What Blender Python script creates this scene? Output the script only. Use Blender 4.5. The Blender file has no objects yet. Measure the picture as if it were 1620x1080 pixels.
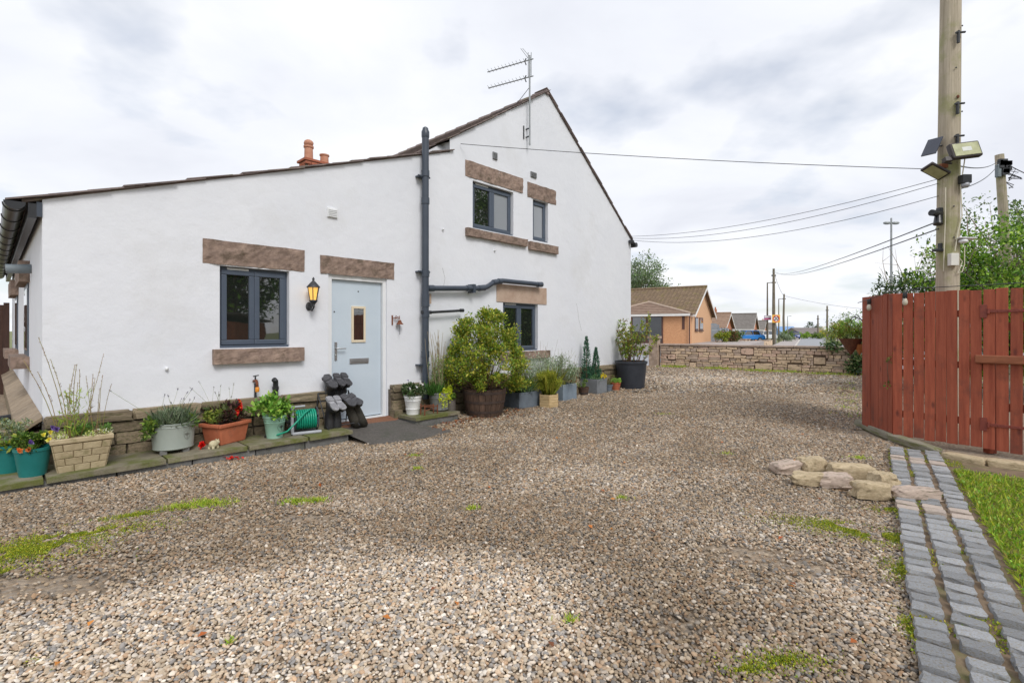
import bpy, bmesh, math, random
import numpy as np
from mathutils import Vector, Matrix, noise as mnoise
R = math.radians
SC = bpy.context.scene
COL = SC.collection
random.seed(7)
rng = np.random.default_rng(11)

# ------------------------------------------------------------------ camera
F, CX, HY, CZ = 780.0, 810.0, 523.0, 1.40        # focal length in photo pixels, centre column, horizon row, eye height
cam = bpy.data.cameras.new('camera'); camo = bpy.data.objects.new('camera', cam); COL.objects.link(camo)
camo.location = (0, 0, CZ); camo.rotation_euler = (R(90), 0, 0)
cam.sensor_width = 36; cam.lens = F / 1620 * 36; cam.shift_y = -17 / 1620
cam.clip_start = 0.05; cam.clip_end = 5000
SC.camera = camo

# ------------------------------------------------------------------ sky, sun, exposure
SUN_AZ, SUN_EL = R(153), R(45)        # azimuth clockwise from +Y: behind the viewer, a little to the right
world = bpy.data.worlds.new('World'); SC.world = world; world.use_nodes = True
wn, wl = world.node_tree.nodes, world.node_tree.links
wn.clear()
def N(t, **k):
    n = wn.new(t)
    for a, b in k.items(): setattr(n, a, b)
    return n
out = N('ShaderNodeOutputWorld'); bg = N('ShaderNodeBackground'); bg.inputs['Strength'].default_value = 0.10
sky = N('ShaderNodeTexSky', sky_type='NISHITA', sun_disc=False)
sky.sun_elevation = SUN_EL; sky.sun_rotation = SUN_AZ
tc = N('ShaderNodeTexCoord'); sep = N('ShaderNodeSeparateXYZ'); wl.new(tc.outputs['Generated'], sep.inputs[0])
mx = N('ShaderNodeMath', operation='MAXIMUM'); mx.inputs[1].default_value = 0.0; wl.new(sep.outputs['Z'], mx.inputs[0])
ad = N('ShaderNodeMath', operation='ADD'); ad.inputs[1].default_value = 0.22; wl.new(mx.outputs[0], ad.inputs[0])
dv = N('ShaderNodeVectorMath', operation='DIVIDE'); wl.new(tc.outputs['Generated'], dv.inputs[0])
cmb = N('ShaderNodeCombineXYZ')
for i in range(3): wl.new(ad.outputs[0], cmb.inputs[i])
wl.new(cmb.outputs[0], dv.inputs[1])
mp = N('ShaderNodeMapping'); mp.inputs['Location'].default_value = (3.1, 1.7, 0); mp.inputs['Scale'].default_value = (0.75, 1.0, 0.3)
wl.new(dv.outputs[0], mp.inputs[0])
n1 = N('ShaderNodeTexNoise'); n1.inputs['Scale'].default_value = 1.25; n1.inputs['Detail'].default_value = 7; n1.inputs['Roughness'].default_value = .52
n1.inputs['Distortion'].default_value = .35
wl.new(mp.outputs[0], n1.inputs['Vector'])
r1 = N('ShaderNodeValToRGB'); r1.color_ramp.elements[0].position = .34; r1.color_ramp.elements[1].position = .60
r1.color_ramp.elements[0].color = (6.15, 6.35, 6.95, 1); r1.color_ramp.elements[1].color = (7.75, 7.85, 8.1, 1)
e = r1.color_ramp.elements.new(.46); e.color = (6.95, 7.15, 7.65, 1)
wl.new(n1.outputs['Fac'], r1.inputs[0])
n2 = N('ShaderNodeTexNoise'); n2.inputs['Scale'].default_value = 1.9; n2.inputs['Detail'].default_value = 5
mp2 = N('ShaderNodeMapping'); mp2.inputs['Location'].default_value = (9.4, 4.2, 1); wl.new(dv.outputs[0], mp2.inputs[0]); wl.new(mp2.outputs[0], n2.inputs['Vector'])
r2 = N('ShaderNodeValToRGB'); r2.color_ramp.elements[0].position = .54; r2.color_ramp.elements[1].position = .74
r2.color_ramp.elements[1].color = (.55, .55, .55, 1)
wl.new(n2.outputs['Fac'], r2.inputs[0])
mix = N('ShaderNodeMixRGB'); wl.new(r2.outputs[0], mix.inputs[0]); wl.new(r1.outputs[0], mix.inputs[1]); wl.new(sky.outputs[0], mix.inputs[2])
wl.new(mix.outputs[0], bg.inputs['Color']); wl.new(bg.outputs[0], out.inputs[0])
sl = bpy.data.lights.new('sun', 'SUN'); sl.energy = 1.5; sl.angle = R(22); sl.color = (1, .965, .92)
so = bpy.data.objects.new('sun', sl); COL.objects.link(so)
sd = Vector((math.sin(SUN_AZ) * math.cos(SUN_EL), math.cos(SUN_AZ) * math.cos(SUN_EL), math.sin(SUN_EL)))
so.rotation_euler = sd.to_track_quat('Z', 'Y').to_euler(); so.location = (20, -12, 25)
SC.view_settings.view_transform = 'Standard'; SC.view_settings.look = 'None'
SC.view_settings.exposure = 0.42; SC.view_settings.gamma = 1; SC.view_settings.use_curve_mapping = False
SC.render.engine = 'CYCLES'

# ------------------------------------------------------------------ frames of reference
A0 = R(46.7); C0 = (-4.554, 4.78)
d1 = (math.cos(A0), math.sin(A0)); d2 = (-math.sin(A0), math.cos(A0))
def H(u, v, z=0): return Vector((C0[0] + u * d1[0] + v * d2[0], C0[1] + u * d1[1] + v * d2[1], z))     # cottage coordinates to world
def UV(x, y): return (x - C0[0]) * d1[0] + (y - C0[1]) * d1[1], (x - C0[0]) * d2[0] + (y - C0[1]) * d2[1]
def P(px, py, Y): return Vector(((px - CX) / F * Y, Y, CZ - (py - HY) / F * Y))
def W(px, py, v=0.0):
    k = (px - CX) / F; ox = C0[0] + v * d2[0]; oy = C0[1] + v * d2[1]
    u = (k * oy - ox) / (d1[0] - k * d1[1]); Y = oy + u * d1[1]
    return u, CZ - (py - HY) / F * Y
def G(px, py, z=0.0):
    Y = (CZ - z) * F / (py - HY); return Vector(((px - CX) / F * Y, Y, z))
def sst(a, b, x):
    t = max(0, min(1, (x - a) / (b - a))); return t * t * (3 - 2 * t)
def gz(x, y):
    u, v = UV(x, y)
    near = math.exp(-(v / 1.3) ** 2) if v < 0 else 1.0
    h = near * (.04 - .08 * sst(.3, 2.6, u) + .05 * sst(3.9, 5.2, u))
    h += .022 * mnoise.noise(Vector((x * .45, y * .45, 3.3))) + .012 * mnoise.noise(Vector((x * 1.3, y * 1.3, 8.1)))
    return h

# ------------------------------------------------------------------ materials
MATS = {}
def lin(*c): return tuple(((x / 255) / 12.92 if x <= 10 else ((x / 255 + .055) / 1.055) ** 2.4) for x in c)
def pm(name, c1, c2=None, scale=4, rough=.8, bump=0, bscale=30, metal=0, rv=0.0, c3=None, c3s=1.5, c3t=.6, spec=.5, coat=0, stretch=None, detail=6, bdist=.01):
    """Procedural principled material: two-tone noise, optional patch colour, noise relief, per-object value shift."""
    if name in MATS: return MATS[name]
    m = bpy.data.materials.new(name); m.use_nodes = True; nt = m.node_tree; n, l = nt.nodes, nt.links
    b = n['Principled BSDF']
    b.inputs['Roughness'].default_value = rough; b.inputs['Metallic'].default_value = metal
    b.inputs['Specular IOR Level'].default_value = spec; b.inputs['Coat Weight'].default_value = coat
    t = n.new('ShaderNodeTexCoord'); oi = n.new('ShaderNodeObjectInfo')
    mu = n.new('ShaderNodeMath'); mu.operation = 'MULTIPLY'; mu.inputs[1].default_value = 37.0; l.new(oi.outputs['Random'], mu.inputs[0])
    av = n.new('ShaderNodeVectorMath'); av.operation = 'ADD'; l.new(t.outputs['Object'], av.inputs[0]); l.new(mu.outputs[0], av.inputs[1])
    vec = av.outputs[0]
    if stretch:
        mp = n.new('ShaderNodeMapping'); mp.inputs['Scale'].default_value = stretch; l.new(vec, mp.inputs[0]); vec = mp.outputs[0]
    c2 = c2 or c1
    no = n.new('ShaderNodeTexNoise'); no.inputs['Scale'].default_value = scale; no.inputs['Detail'].default_value = detail; no.inputs['Roughness'].default_value = .6
    l.new(vec, no.inputs['Vector'])
    rp = n.new('ShaderNodeValToRGB'); rp.color_ramp.elements[0].position = .32; rp.color_ramp.elements[1].position = .68
    rp.color_ramp.elements[0].color = (*c1, 1); rp.color_ramp.elements[1].color = (*c2, 1); l.new(no.outputs['Fac'], rp.inputs[0])
    colr = rp.outputs[0]
    if c3:
        n3 = n.new('ShaderNodeTexNoise'); n3.inputs['Scale'].default_value = c3s; n3.inputs['Detail'].default_value = 7; n3.inputs['Roughness'].default_value = .65
        l.new(av.outputs[0], n3.inputs['Vector'])
        r3 = n.new('ShaderNodeValToRGB'); r3.color_ramp.elements[0].position = c3t - .07; r3.color_ramp.elements[1].position = c3t + .07; l.new(n3.outputs['Fac'], r3.inputs[0])
        m3 = n.new('ShaderNodeMixRGB'); m3.inputs[2].default_value = (*c3, 1); l.new(r3.outputs[0], m3.inputs[0]); l.new(colr, m3.inputs[1]); colr = m3.outputs[0]
    if rv:
        hs = n.new('ShaderNodeHueSaturation'); mr = n.new('ShaderNodeMapRange'); mr.inputs['To Min'].default_value = 1 - rv; mr.inputs['To Max'].default_value = 1 + rv
        l.new(oi.outputs['Random'], mr.inputs[0]); l.new(mr.outputs[0], hs.inputs['Value']); l.new(colr, hs.inputs['Color']); colr = hs.outputs[0]
    l.new(colr, b.inputs['Base Color'])
    if bump:
        nb = n.new('ShaderNodeTexNoise'); nb.inputs['Scale'].default_value = bscale; nb.inputs['Detail'].default_value = 6; nb.inputs['Roughness'].default_value = .62
        l.new(vec, nb.inputs['Vector'])
        bp = n.new('ShaderNodeBump'); bp.inputs['Strength'].default_value = bump; bp.inputs['Distance'].default_value = bdist
        l.new(nb.outputs['Fac'], bp.inputs['Height']); l.new(bp.outputs[0], b.inputs['Normal'])
    MATS[name] = m; return m
def leafmat(name, rough=.5, trans=.3, inst=False):
    if name in MATS: return MATS[name]
    m = bpy.data.materials.new(name); m.use_nodes = True; nt = m.node_tree; n, l = nt.nodes, nt.links
    b = n['Principled BSDF']; b.inputs['Roughness'].default_value = rough; b.inputs['Specular IOR Level'].default_value = .35
    a = n.new('ShaderNodeAttribute'); a.attribute_name = 'col'
    if inst: a.attribute_type = 'INSTANCER'
    l.new(a.outputs['Color'], b.inputs['Base Color'])
    if trans:
        tr = n.new('ShaderNodeBsdfTranslucent'); l.new(a.outputs['Color'], tr.inputs[0])
        ms = n.new('ShaderNodeMixShader'); ms.inputs[0].default_value = trans
        l.new(b.outputs[0], ms.inputs[1]); l.new(tr.outputs[0], ms.inputs[2]); l.new(ms.outputs[0], n['Material Output'].inputs[0])
    MATS[name] = m; return m
LEAF = leafmat('leaf'); 
def glassmat(name, base, ior, rough):
    m = bpy.data.materials.new(name); m.use_nodes = True; n, l = m.node_tree.nodes, m.node_tree.links
    b = n['Principled BSDF']; b.inputs['Base Color'].default_value = (*base, 1); b.inputs['Roughness'].default_value = rough; b.inputs['IOR'].default_value = ior
    nb = n.new('ShaderNodeTexNoise'); nb.inputs['Scale'].default_value = 1.6; t = n.new('ShaderNodeTexCoord'); l.new(t.outputs['Object'], nb.inputs['Vector'])
    bp = n.new('ShaderNodeBump'); bp.inputs['Strength'].default_value = .25; bp.inputs['Distance'].default_value = .01; l.new(nb.outputs[0], bp.inputs['Height']); l.new(bp.outputs[0], b.inputs['Normal'])
    MATS[name] = m; return m
GLASS = glassmat('window_glass', (.014, .017, .015), 2.5, .02)
FROST = glassmat('net_glass', (.30, .32, .35), 1.7, .12)

RENDER_W = pm('white_render', (.72, .738, .785), (.76, .775, .815), 1.3, .85, .6, 4, c3=(.69, .70, .725), c3s=.7, c3t=.62, bdist=.018)
STONE_L = pm('brown_sandstone', lin(120, 102, 92), lin(158, 136, 122), 12, .9, 1.0, 22, rv=.08, c3=lin(102, 88, 74), c3s=5, c3t=.6)
STONE_P = pm('pink_sandstone', lin(172, 146, 128), lin(190, 168, 150), 6, .9, .4, 40, c3=lin(130, 110, 96), c3s=3, c3t=.66)
STONE_G = pm('plinth_stone', lin(112, 100, 82), lin(154, 138, 114), 9, .92, .9, 30, rv=.3, c3=lin(98, 96, 64), c3s=5, c3t=.58)
MORTAR = pm('mortar', lin(82, 74, 64), lin(112, 102, 90), 18, .95, .8, 60)
FLAG = pm('mossy_flagstone', lin(112, 106, 88), lin(140, 132, 112), 6, .9, .5, 40, rv=.1, c3=lin(98, 102, 52), c3s=3.2, c3t=.52)
KERB = pm('kerb_concrete', lin(98, 98, 96), lin(128, 127, 124), 8, .92, .5, 60, rv=.1, c3=lin(84, 86, 72), c3s=3, c3t=.6)
ANTH = pm('anthracite_frame', lin(74, 84, 99), lin(80, 90, 104), 3, .38, .04, 60)
BLACKP = pm('black_plastic', (.018, .019, .022), (.028, .029, .033), 5, .32, .05, 60)
SLATEP = pm('grey_pipe', lin(58, 66, 78), lin(66, 74, 86), 4, .4, .05, 60)
SLATE = pm('roof_slate', lin(104, 92, 90), lin(136, 122, 118), 7, .85, .6, 30, rv=.2, c3=lin(110, 108, 78), c3s=4, c3t=.64)
DOORM = pm('pale_blue_door', lin(190, 203, 214), lin(198, 210, 220), 2, .42, .08, 40)
WHITEP = pm('white_upvc', (.74, .75, .76), (.78, .79, .80), 3, .4, .04, 60)
CREAM = pm('cream_frame', lin(216, 200, 172), lin(226, 212, 186), 5, .5)
STEEL = pm('brushed_steel', (.42, .43, .44), (.52, .53, .54), 9, .35, .1, 80, metal=.9)
IRON = pm('dark_iron', (.035, .037, .042), (.06, .062, .068), 9, .5, .3, 60, metal=.3)
RUST = pm('rusty_iron', lin(92, 52, 34), lin(132, 78, 50), 30, .85, .5, 90)
TERRA = pm('terracotta', lin(168, 92, 62), lin(190, 112, 80), 7, .85, .3, 50, c3=lin(150, 96, 74), c3s=4, c3t=.62)
SOIL = pm('potting_soil', (.03, .022, .016), (.06, .045, .032), 40, .95, .9, 70)
STEMG = pm('green_stem', lin(96, 118, 52), lin(134, 140, 74), 20, .7)
STEMB = pm('brown_stem', lin(92, 70, 56), lin(128, 100, 80), 20, .85, .4, 60)
BARK = pm('bark', lin(92, 84, 72), lin(128, 118, 100), 10, .92, .9, 30, stretch=(1, 1, .25), c3=lin(96, 104, 66), c3s=3, c3t=.58)
REDW = pm('red_stained_wood', lin(138, 64, 43), lin(168, 88, 62), 3.2, .72, .45, 26, rv=.13, stretch=(9, 9, .55), c3=lin(122, 66, 50), c3s=2.4, c3t=.62)
def add_knots(m, dark, scale=3.2, stretch=(2.2, 2.2, .9), t=.16):
    n, l = m.node_tree.nodes, m.node_tree.links; b = n['Principled BSDF']; src = b.inputs['Base Color'].links[0].from_socket
    av = [x for x in n if x.type == 'VECT_MATH'][0]; mp = n.new('ShaderNodeMapping'); mp.inputs['Scale'].default_value = stretch; l.new(av.outputs[0], mp.inputs[0])
    v = n.new('ShaderNodeTexVoronoi'); v.inputs['Scale'].default_value = scale; l.new(mp.outputs[0], v.inputs['Vector'])
    r = n.new('ShaderNodeValToRGB'); r.color_ramp.elements[0].position = t * .35; r.color_ramp.elements[1].position = t; r.color_ramp.elements[0].color = (.8, .8, .8, 1); r.color_ramp.elements[1].color = (0, 0, 0, 1); l.new(v.outputs['Distance'], r.inputs[0])
    mx = n.new('ShaderNodeMixRGB'); l.new(r.outputs[0], mx.inputs[0]); l.new(src, mx.inputs[1]); mx.inputs[2].default_value = (*dark, 1); l.new(mx.outputs[0], b.inputs['Base Color'])
add_knots(REDW, lin(96, 44, 34))
BRNW = pm('brown_bar_wood', lin(126, 72, 48), lin(156, 96, 66), 5, .75, .4, 30, stretch=(1, 6, 6))
DKW = pm('dark_fence_wood', lin(52, 34, 28), lin(72, 48, 38), 6, .8, .3, 40, rv=.2, stretch=(5, 5, .5))
OAK = pm('weathered_barrel_oak', lin(66, 50, 40), lin(98, 76, 62), 5, .85, .5, 40, rv=.25, stretch=(4, 4, .6))
PINE = pm('pale_pine', lin(176, 150, 108), lin(204, 180, 138), 6, .75, .3, 40, rv=.12, stretch=(1, 1, 5))
POLEW = pm('pole_timber', lin(160, 148, 128), lin(196, 184, 164), 5, .85, .8, 30, stretch=(9, 9, .25), c3=lin(150, 150, 104), c3s=1.6, c3t=.56)
POLEG = pm('far_pole_timber', lin(104, 96, 82), lin(128, 118, 102), 4, .9, .3, 20)
GALV = pm('galvanised_steel', lin(142, 146, 148), lin(164, 168, 170), 6, .5, .1, 40, metal=.4)
TARMAC = pm('tarmac', lin(78, 74, 70), lin(104, 99, 93), 30, .93, .9, 160, c3=lin(72, 74, 62), c3s=2, c3t=.62)
ROADM = pm('road_asphalt', lin(142, 144, 148), lin(158, 160, 164), 2, .9, .3, 60)
PAVE = pm('pavement_concrete', lin(158, 150, 146), lin(176, 168, 164), 2, .9, .3, 60)
KERBP = pm('pale_kerb', lin(190, 184, 176), lin(204, 198, 190), 3, .9)

# ------------------------------------------------------------------ mesh building
class MB:
    def __init__(s): s.v = []; s.f = []; s.M = Matrix.Identity(4); s.mi = []; s.cur = 0
    def add(s, vs, fs):
        o = len(s.v); M = s.M
        s.v += [tuple(M @ Vector(p)) for p in vs]; s.f += [tuple(i + o for i in f) for f in fs]; s.mi += [s.cur] * len(fs); return s
    def box(s, x0, x1, y0, y1, z0, z1):
        return s.add([(x0, y0, z0), (x1, y0, z0), (x1, y1, z0), (x0, y1, z0), (x0, y0, z1), (x1, y0, z1), (x1, y1, z1), (x0, y1, z1)],
                     [(3, 2, 1, 0), (4, 5, 6, 7), (0, 1, 5, 4), (1, 2, 6, 5), (2, 3, 7, 6), (3, 0, 4, 7)])
    def hexa(s, a, b): # two quads (lists of four points), joined
        return s.add(list(a) + list(b), [(3, 2, 1, 0), (4, 5, 6, 7), (0, 1, 5, 4), (1, 2, 6, 5), (2, 3, 7, 6), (3, 0, 4, 7)])
    def prism(s, pts, y0, y1): # polygon in x,z pushed along y
        n = len(pts); vs = [(x, y0, z) for x, z in pts] + [(x, y1, z) for x, z in pts]
        return s.add(vs, [tuple(range(n)), tuple(range(2 * n - 1, n - 1, -1))] + [(i, i + n, (i + 1) % n + n, (i + 1) % n) for i in range(n)])
    def slab(s, pts, z0, z1): # polygon in x,y pushed along z
        n = len(pts); vs = [(x, y, z0) for x, y in pts] + [(x, y, z1) for x, y in pts]
        return s.add(vs, [tuple(range(n - 1, -1, -1)), tuple(range(n, 2 * n))] + [(i, (i + 1) % n, (i + 1) % n + n, i + n) for i in range(n)])
    def tube(s, pts, r, n=8, caps=True):
        pts = [Vector(p) for p in pts]; k = len(pts); rs = r if isinstance(r, (list, tuple)) else [r] * k
        vs = []; up = Vector((0, 0, 1)); prev = None
        for i, p in enumerate(pts):
            t = (pts[min(i + 1, k - 1)] - pts[max(i - 1, 0)])
            t = t.normalized() if t.length > 1e-9 else Vector((0, 0, 1))
            a = prev - t * prev.dot(t) if prev is not None else (up.cross(t) if abs(t.z) < .95 else Vector((1, 0, 0)).cross(t))
            a = a.normalized() if a.length > 1e-6 else Vector((1, 0, 0)); prev = a; b = t.cross(a)
            vs += [p + (a * math.cos(2 * math.pi * j / n) + b * math.sin(2 * math.pi * j / n)) * rs[i] for j in range(n)]
        fs = [(i * n + j, i * n + (j + 1) % n, (i + 1) * n + (j + 1) % n, (i + 1) * n + j) for i in range(k - 1) for j in range(n)]
        if caps: fs += [tuple(range(n - 1, -1, -1)), tuple(range((k - 1) * n, k * n))]
        return s.add(vs, fs)
    def lathe(s, prof, n=24, c=(0, 0, 0), sx=1, sy=1, a0=0, a1=2 * math.pi, cap0=True, cap1=False):
        full = abs(a1 - a0 - 2 * math.pi) < 1e-6; m = n if full else n + 1; vs = []
        for r, z in prof:
            for j in range(m):
                a = a0 + (a1 - a0) * j / n; vs.append((c[0] + r * sx * math.cos(a), c[1] + r * sy * math.sin(a), c[2] + z))
        fs = [(i * m + j, i * m + (j + 1) % m, (i + 1) * m + (j + 1) % m, (i + 1) * m + j) for i in range(len(prof) - 1) for j in range(n)]
        if cap0 and full: fs.append(tuple(range(m - 1, -1, -1)))
        if cap1 and full: fs.append(tuple(range((len(prof) - 1) * m, len(prof) * m)))
        return s.add(vs, fs)
    def ball(s, c, rx, ry, rz, n=10, m=7):
        pr = [(math.sin(math.pi * (i + .02) / (m - 1 + .04)), -math.cos(math.pi * (i + .02) / (m - 1 + .04))) for i in range(m)]
        vs = [(c[0] + rx * p * math.cos(2 * math.pi * j / n), c[1] + ry * p * math.sin(2 * math.pi * j / n), c[2] + rz * q) for p, q in pr for j in range(n)]
        return s.add(vs, [(i * n + j, i * n + (j + 1) % n, (i + 1) * n + (j + 1) % n, (i + 1) * n + j) for i in range(m - 1) for j in range(n)] + [tuple(range(n - 1, -1, -1)), tuple(range((m - 1) * n, m * n))])
    def mesh(s, name, mats, smooth=False):
        me = bpy.data.meshes.new(name); me.from_pydata(s.v, [], s.f)
        for m in (mats if isinstance(mats, (list, tuple)) else [mats]): me.materials.append(m)
        if max(s.mi or [0]): me.polygons.foreach_set('material_index', s.mi)
        if smooth: me.polygons.foreach_set('use_smooth', [True] * len(s.f))
        me.update(); return me
    def build(s, name, mats, parent=None, smooth=False, bev=0, auto=None):
        return obj(name, s.mesh(name, mats, smooth), parent, bev, auto)
def obj(name, me, parent=None, bev=0, auto=None):
    o = bpy.data.objects.new(name, me); COL.objects.link(o)
    if parent: o.parent = parent
    if bev:
        b = o.modifiers.new('bevel', 'BEVEL'); b.width = bev; b.segments = 2; b.limit_method = 'ANGLE'; b.angle_limit = R(40)
    if auto:
        me.polygons.foreach_set('use_smooth', [True] * len(me.polygons)); me.set_sharp_from_angle(angle=R(auto))
    return o
def thing(name, label, cat, loc=(0, 0, 0), rz=0, group=None):
    o = bpy.data.objects.new(name, None); COL.objects.link(o); o.empty_display_size = .1
    o.location = loc; o.rotation_euler = (0, 0, rz); o['label'] = label; o['category'] = cat
    if group: o['group'] = group
    return o
def tag(o, label, cat, group=None):
    o['label'] = label; o['category'] = cat
    if group: o['group'] = group
    return o
def structure(o): o['kind'] = 'structure'; return o
def stuff(o): o['kind'] = 'stuff'; return o

def stone_unit(seed, cuts=1, jit=.07, rnd=.25):
    """A unit-sized irregular block, rounded edges, 48 triangles at one cut."""
    bm = bmesh.new(); bmesh.ops.create_cube(bm, size=1)
    bmesh.ops.subdivide_edges(bm, edges=bm.edges[:], cuts=cuts, use_grid_fill=True)
    rr = random.Random(seed)
    for v in bm.verts:
        q = v.co * 2; l4 = (abs(q.x) ** 6 + abs(q.y) ** 6 + abs(q.z) ** 6) ** (1 / 6)
        v.co = v.co.lerp(v.co / max(l4, 1e-6), rnd * 2) if l4 > 1 else v.co
        nz = mnoise.noise_vector(v.co * 2.3 + Vector((seed * 3.7, seed, 0)))
        v.co += nz * jit + Vector((rr.uniform(-1, 1), rr.uniform(-1, 1), rr.uniform(-1, 1))) * jit * .35
    return bm
def stone_mesh(name, seed, mat, cuts=1, jit=.07, rnd=.25, smooth=False):
    bm = stone_unit(seed, cuts, jit, rnd); me = bpy.data.meshes.new(name); bm.to_mesh(me); bm.free(); me.materials.append(mat)
    if smooth: me.polygons.foreach_set('use_smooth', [True] * len(me.polygons))
    return me
def rough_block(name, l, d, h, mat, parent, loc, seed, amp=.008, nx=16, nz=5, rough_back=False):
    """A dressed stone: fine grid with noise on the faces. x = length, y = depth, z = height, origin at lower left front."""
    bm = bmesh.new(); ny = 3
    vid = {}
    def V(i, j, k):
        if (i, j, k) not in vid: vid[(i, j, k)] = bm.verts.new((l * i / nx, d * j / ny, h * k / nz))
        return vid[(i, j, k)]
    for i in range(nx):
        for k in range(nz):
            bm.faces.new((V(i, 0, k), V(i + 1, 0, k), V(i + 1, 0, k + 1), V(i, 0, k + 1))); bm.faces.new((V(i, ny, k), V(i, ny, k + 1), V(i + 1, ny, k + 1), V(i + 1, ny, k)))
    for i in range(nx):
        for j in range(ny):
            bm.faces.new((V(i, j, 0), V(i, j + 1, 0), V(i + 1, j + 1, 0), V(i + 1, j, 0))); bm.faces.new((V(i, j, nz), V(i + 1, j, nz), V(i + 1, j + 1, nz), V(i, j + 1, nz)))
    for j in range(ny):
        for k in range(nz):
            bm.faces.new((V(0, j, k), V(0, j, k + 1), V(0, j + 1, k + 1), V(0, j + 1, k))); bm.faces.new((V(nx, j, k), V(nx, j + 1, k), V(nx, j + 1, k + 1), V(nx, j, k + 1)))
    for v in bm.verts:
        q = v.co * 9 + Vector((seed * 5.1, seed * 2.3, seed))
        a = mnoise.noise_vector(q) + mnoise.noise_vector(q * 2.7) * .5
        v.co += Vector((a.x * .35, a.y * 1.3, a.z * .35)) * amp
    me = bpy.data.meshes.new(name); bm.to_mesh(me); bm.free(); me.materials.append(mat)
    o = obj(name, me, parent); o.location = loc; return o

# ------------------------------------------------------------------ foliage
def unit(a): return a / np.maximum(np.linalg.norm(a, axis=-1, keepdims=True), 1e-9)
def rdir(n): return unit(rng.normal(size=(n, 3)))
def pal(cols, n, jit=.16):
    c = np.array(cols)[rng.integers(0, len(cols), n)]; return np.clip(c * (1 + rng.normal(0, jit, (n, 1))) * (1 + rng.normal(0, .05, (n, 3))), .004, .95)
class LM:
    """Leaves: folded diamonds, one colour each."""
    def __init__(s): s.V = []; s.C = []
    def add(s, Pp, D, Nn, L, Wd, C, fold=.25, curl=0.0):
        n = len(Pp); L = np.broadcast_to(np.asarray(L, float).reshape(-1, 1), (n, 1)); Wd = np.broadcast_to(np.asarray(Wd, float).reshape(-1, 1), (n, 1))
        D = unit(D); S = unit(np.cross(D, Nn)); U = np.cross(S, D)
        m = Pp + D * L * .48; v = np.stack([Pp, m + S * Wd * .5 + U * Wd * fold, Pp + D * L - U * L * curl, m - S * Wd * .5 + U * Wd * fold], 1)
        s.V.append(v); s.C.append(np.repeat(C[:, None, :], 4, 1)); return s
    def cloud(s, centres, rad, n, size, cols, ratio=.5, out=.6, up=.3, shell=.5, jit=.18, sj=.3):
        centres = np.asarray(centres, float); rad = np.asarray(rad, float)
        if rad.ndim == 0: rad = np.full((len(centres), 1), float(rad))
        elif rad.ndim == 1: rad = rad[:, None] if len(rad) == len(centres) and len(rad) != 3 else np.broadcast_to(rad, (len(centres), len(rad)))
        i = rng.integers(0, len(centres), n); d = rdir(n); r = rng.random((n, 1)) ** shell
        p = centres[i] + d * r * rad[i]
        D = unit(d * out + rdir(n) * .8 + np.array([0, 0, up])); Nn = unit(rdir(n) * .7 + np.array([0, 0, 1]))
        L = size * (1 + rng.normal(0, sj, n)).clip(.4, 2)
        return s.add(p, D, Nn, L, L * ratio, pal(cols, n, jit))
    def blades(s, base, h, wd, cols, lean=.35, jit=.2, droop=0.15):
        n = len(base); D = unit(np.array([0, 0, 1]) + rng.normal(0, lean, (n, 3))); D[:, 2] = np.abs(D[:, 2])
        L = h * (1 + rng.normal(0, .3, n)).clip(.3, 2)
        return s.add(base, D, rdir(n), L, wd, pal(cols, n, jit), fold=.1, curl=droop)
    def build(s, name, parent=None, mat=None):
        v = np.concatenate(s.V).reshape(-1, 3); c = np.clip(np.concatenate(s.C).reshape(-1, 3) * 1.32, 0, .88); n = len(v) // 4
        me = bpy.data.meshes.new(name); me.vertices.add(len(v)); me.vertices.foreach_set('co', v.astype(np.float32).ravel())
        b = np.arange(n)[:, None] * 4; idx = np.concatenate([b, b + 1, b + 2, b, b + 2, b + 3], 1).ravel().astype(np.int32)
        me.loops.add(n * 6); me.loops.foreach_set('vertex_index', idx)
        me.polygons.add(n * 2); me.polygons.foreach_set('loop_start', np.arange(n * 2, dtype=np.int32) * 3); me.polygons.foreach_set('loop_total', np.full(n * 2, 3, np.int32))
        a = me.attributes.new('col', 'FLOAT_COLOR', 'POINT'); a.data.foreach_set('color', np.concatenate([c, np.ones((len(c), 1))], 1).astype(np.float32).ravel())
        me.materials.append(mat or LEAF); me.update(calc_edges=True); return obj(name, me, parent)
def stem(mb, a, b, r0, r1, bow=.1, n=4, k=5, seed=None):
    a, b = Vector(a), Vector(b); mid = (a + b) / 2 + Vector((random.uniform(-1, 1), random.uniform(-1, 1), random.uniform(-.3, .6))) * bow * (b - a).length
    pts = [a * (1 - t) ** 2 + mid * 2 * t * (1 - t) + b * t * t for t in [i / (k - 1) for i in range(k)]]
    mb.tube(pts, [r0 + (r1 - r0) * i / (k - 1) for i in range(k)], n); return pts
GREENS = [lin(78, 104, 40), lin(98, 124, 50), lin(62, 88, 36), lin(122, 142, 60)]
DKGREEN = [lin(40, 62, 34), lin(54, 78, 40), lin(66, 92, 44)]
YELGRN = [lin(150, 158, 52), lin(126, 142, 46), lin(104, 128, 44), lin(172, 168, 70), lin(86, 112, 40)]
GREYGRN = [lin(120, 134, 108), lin(140, 152, 124), lin(104, 122, 92)]
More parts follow.
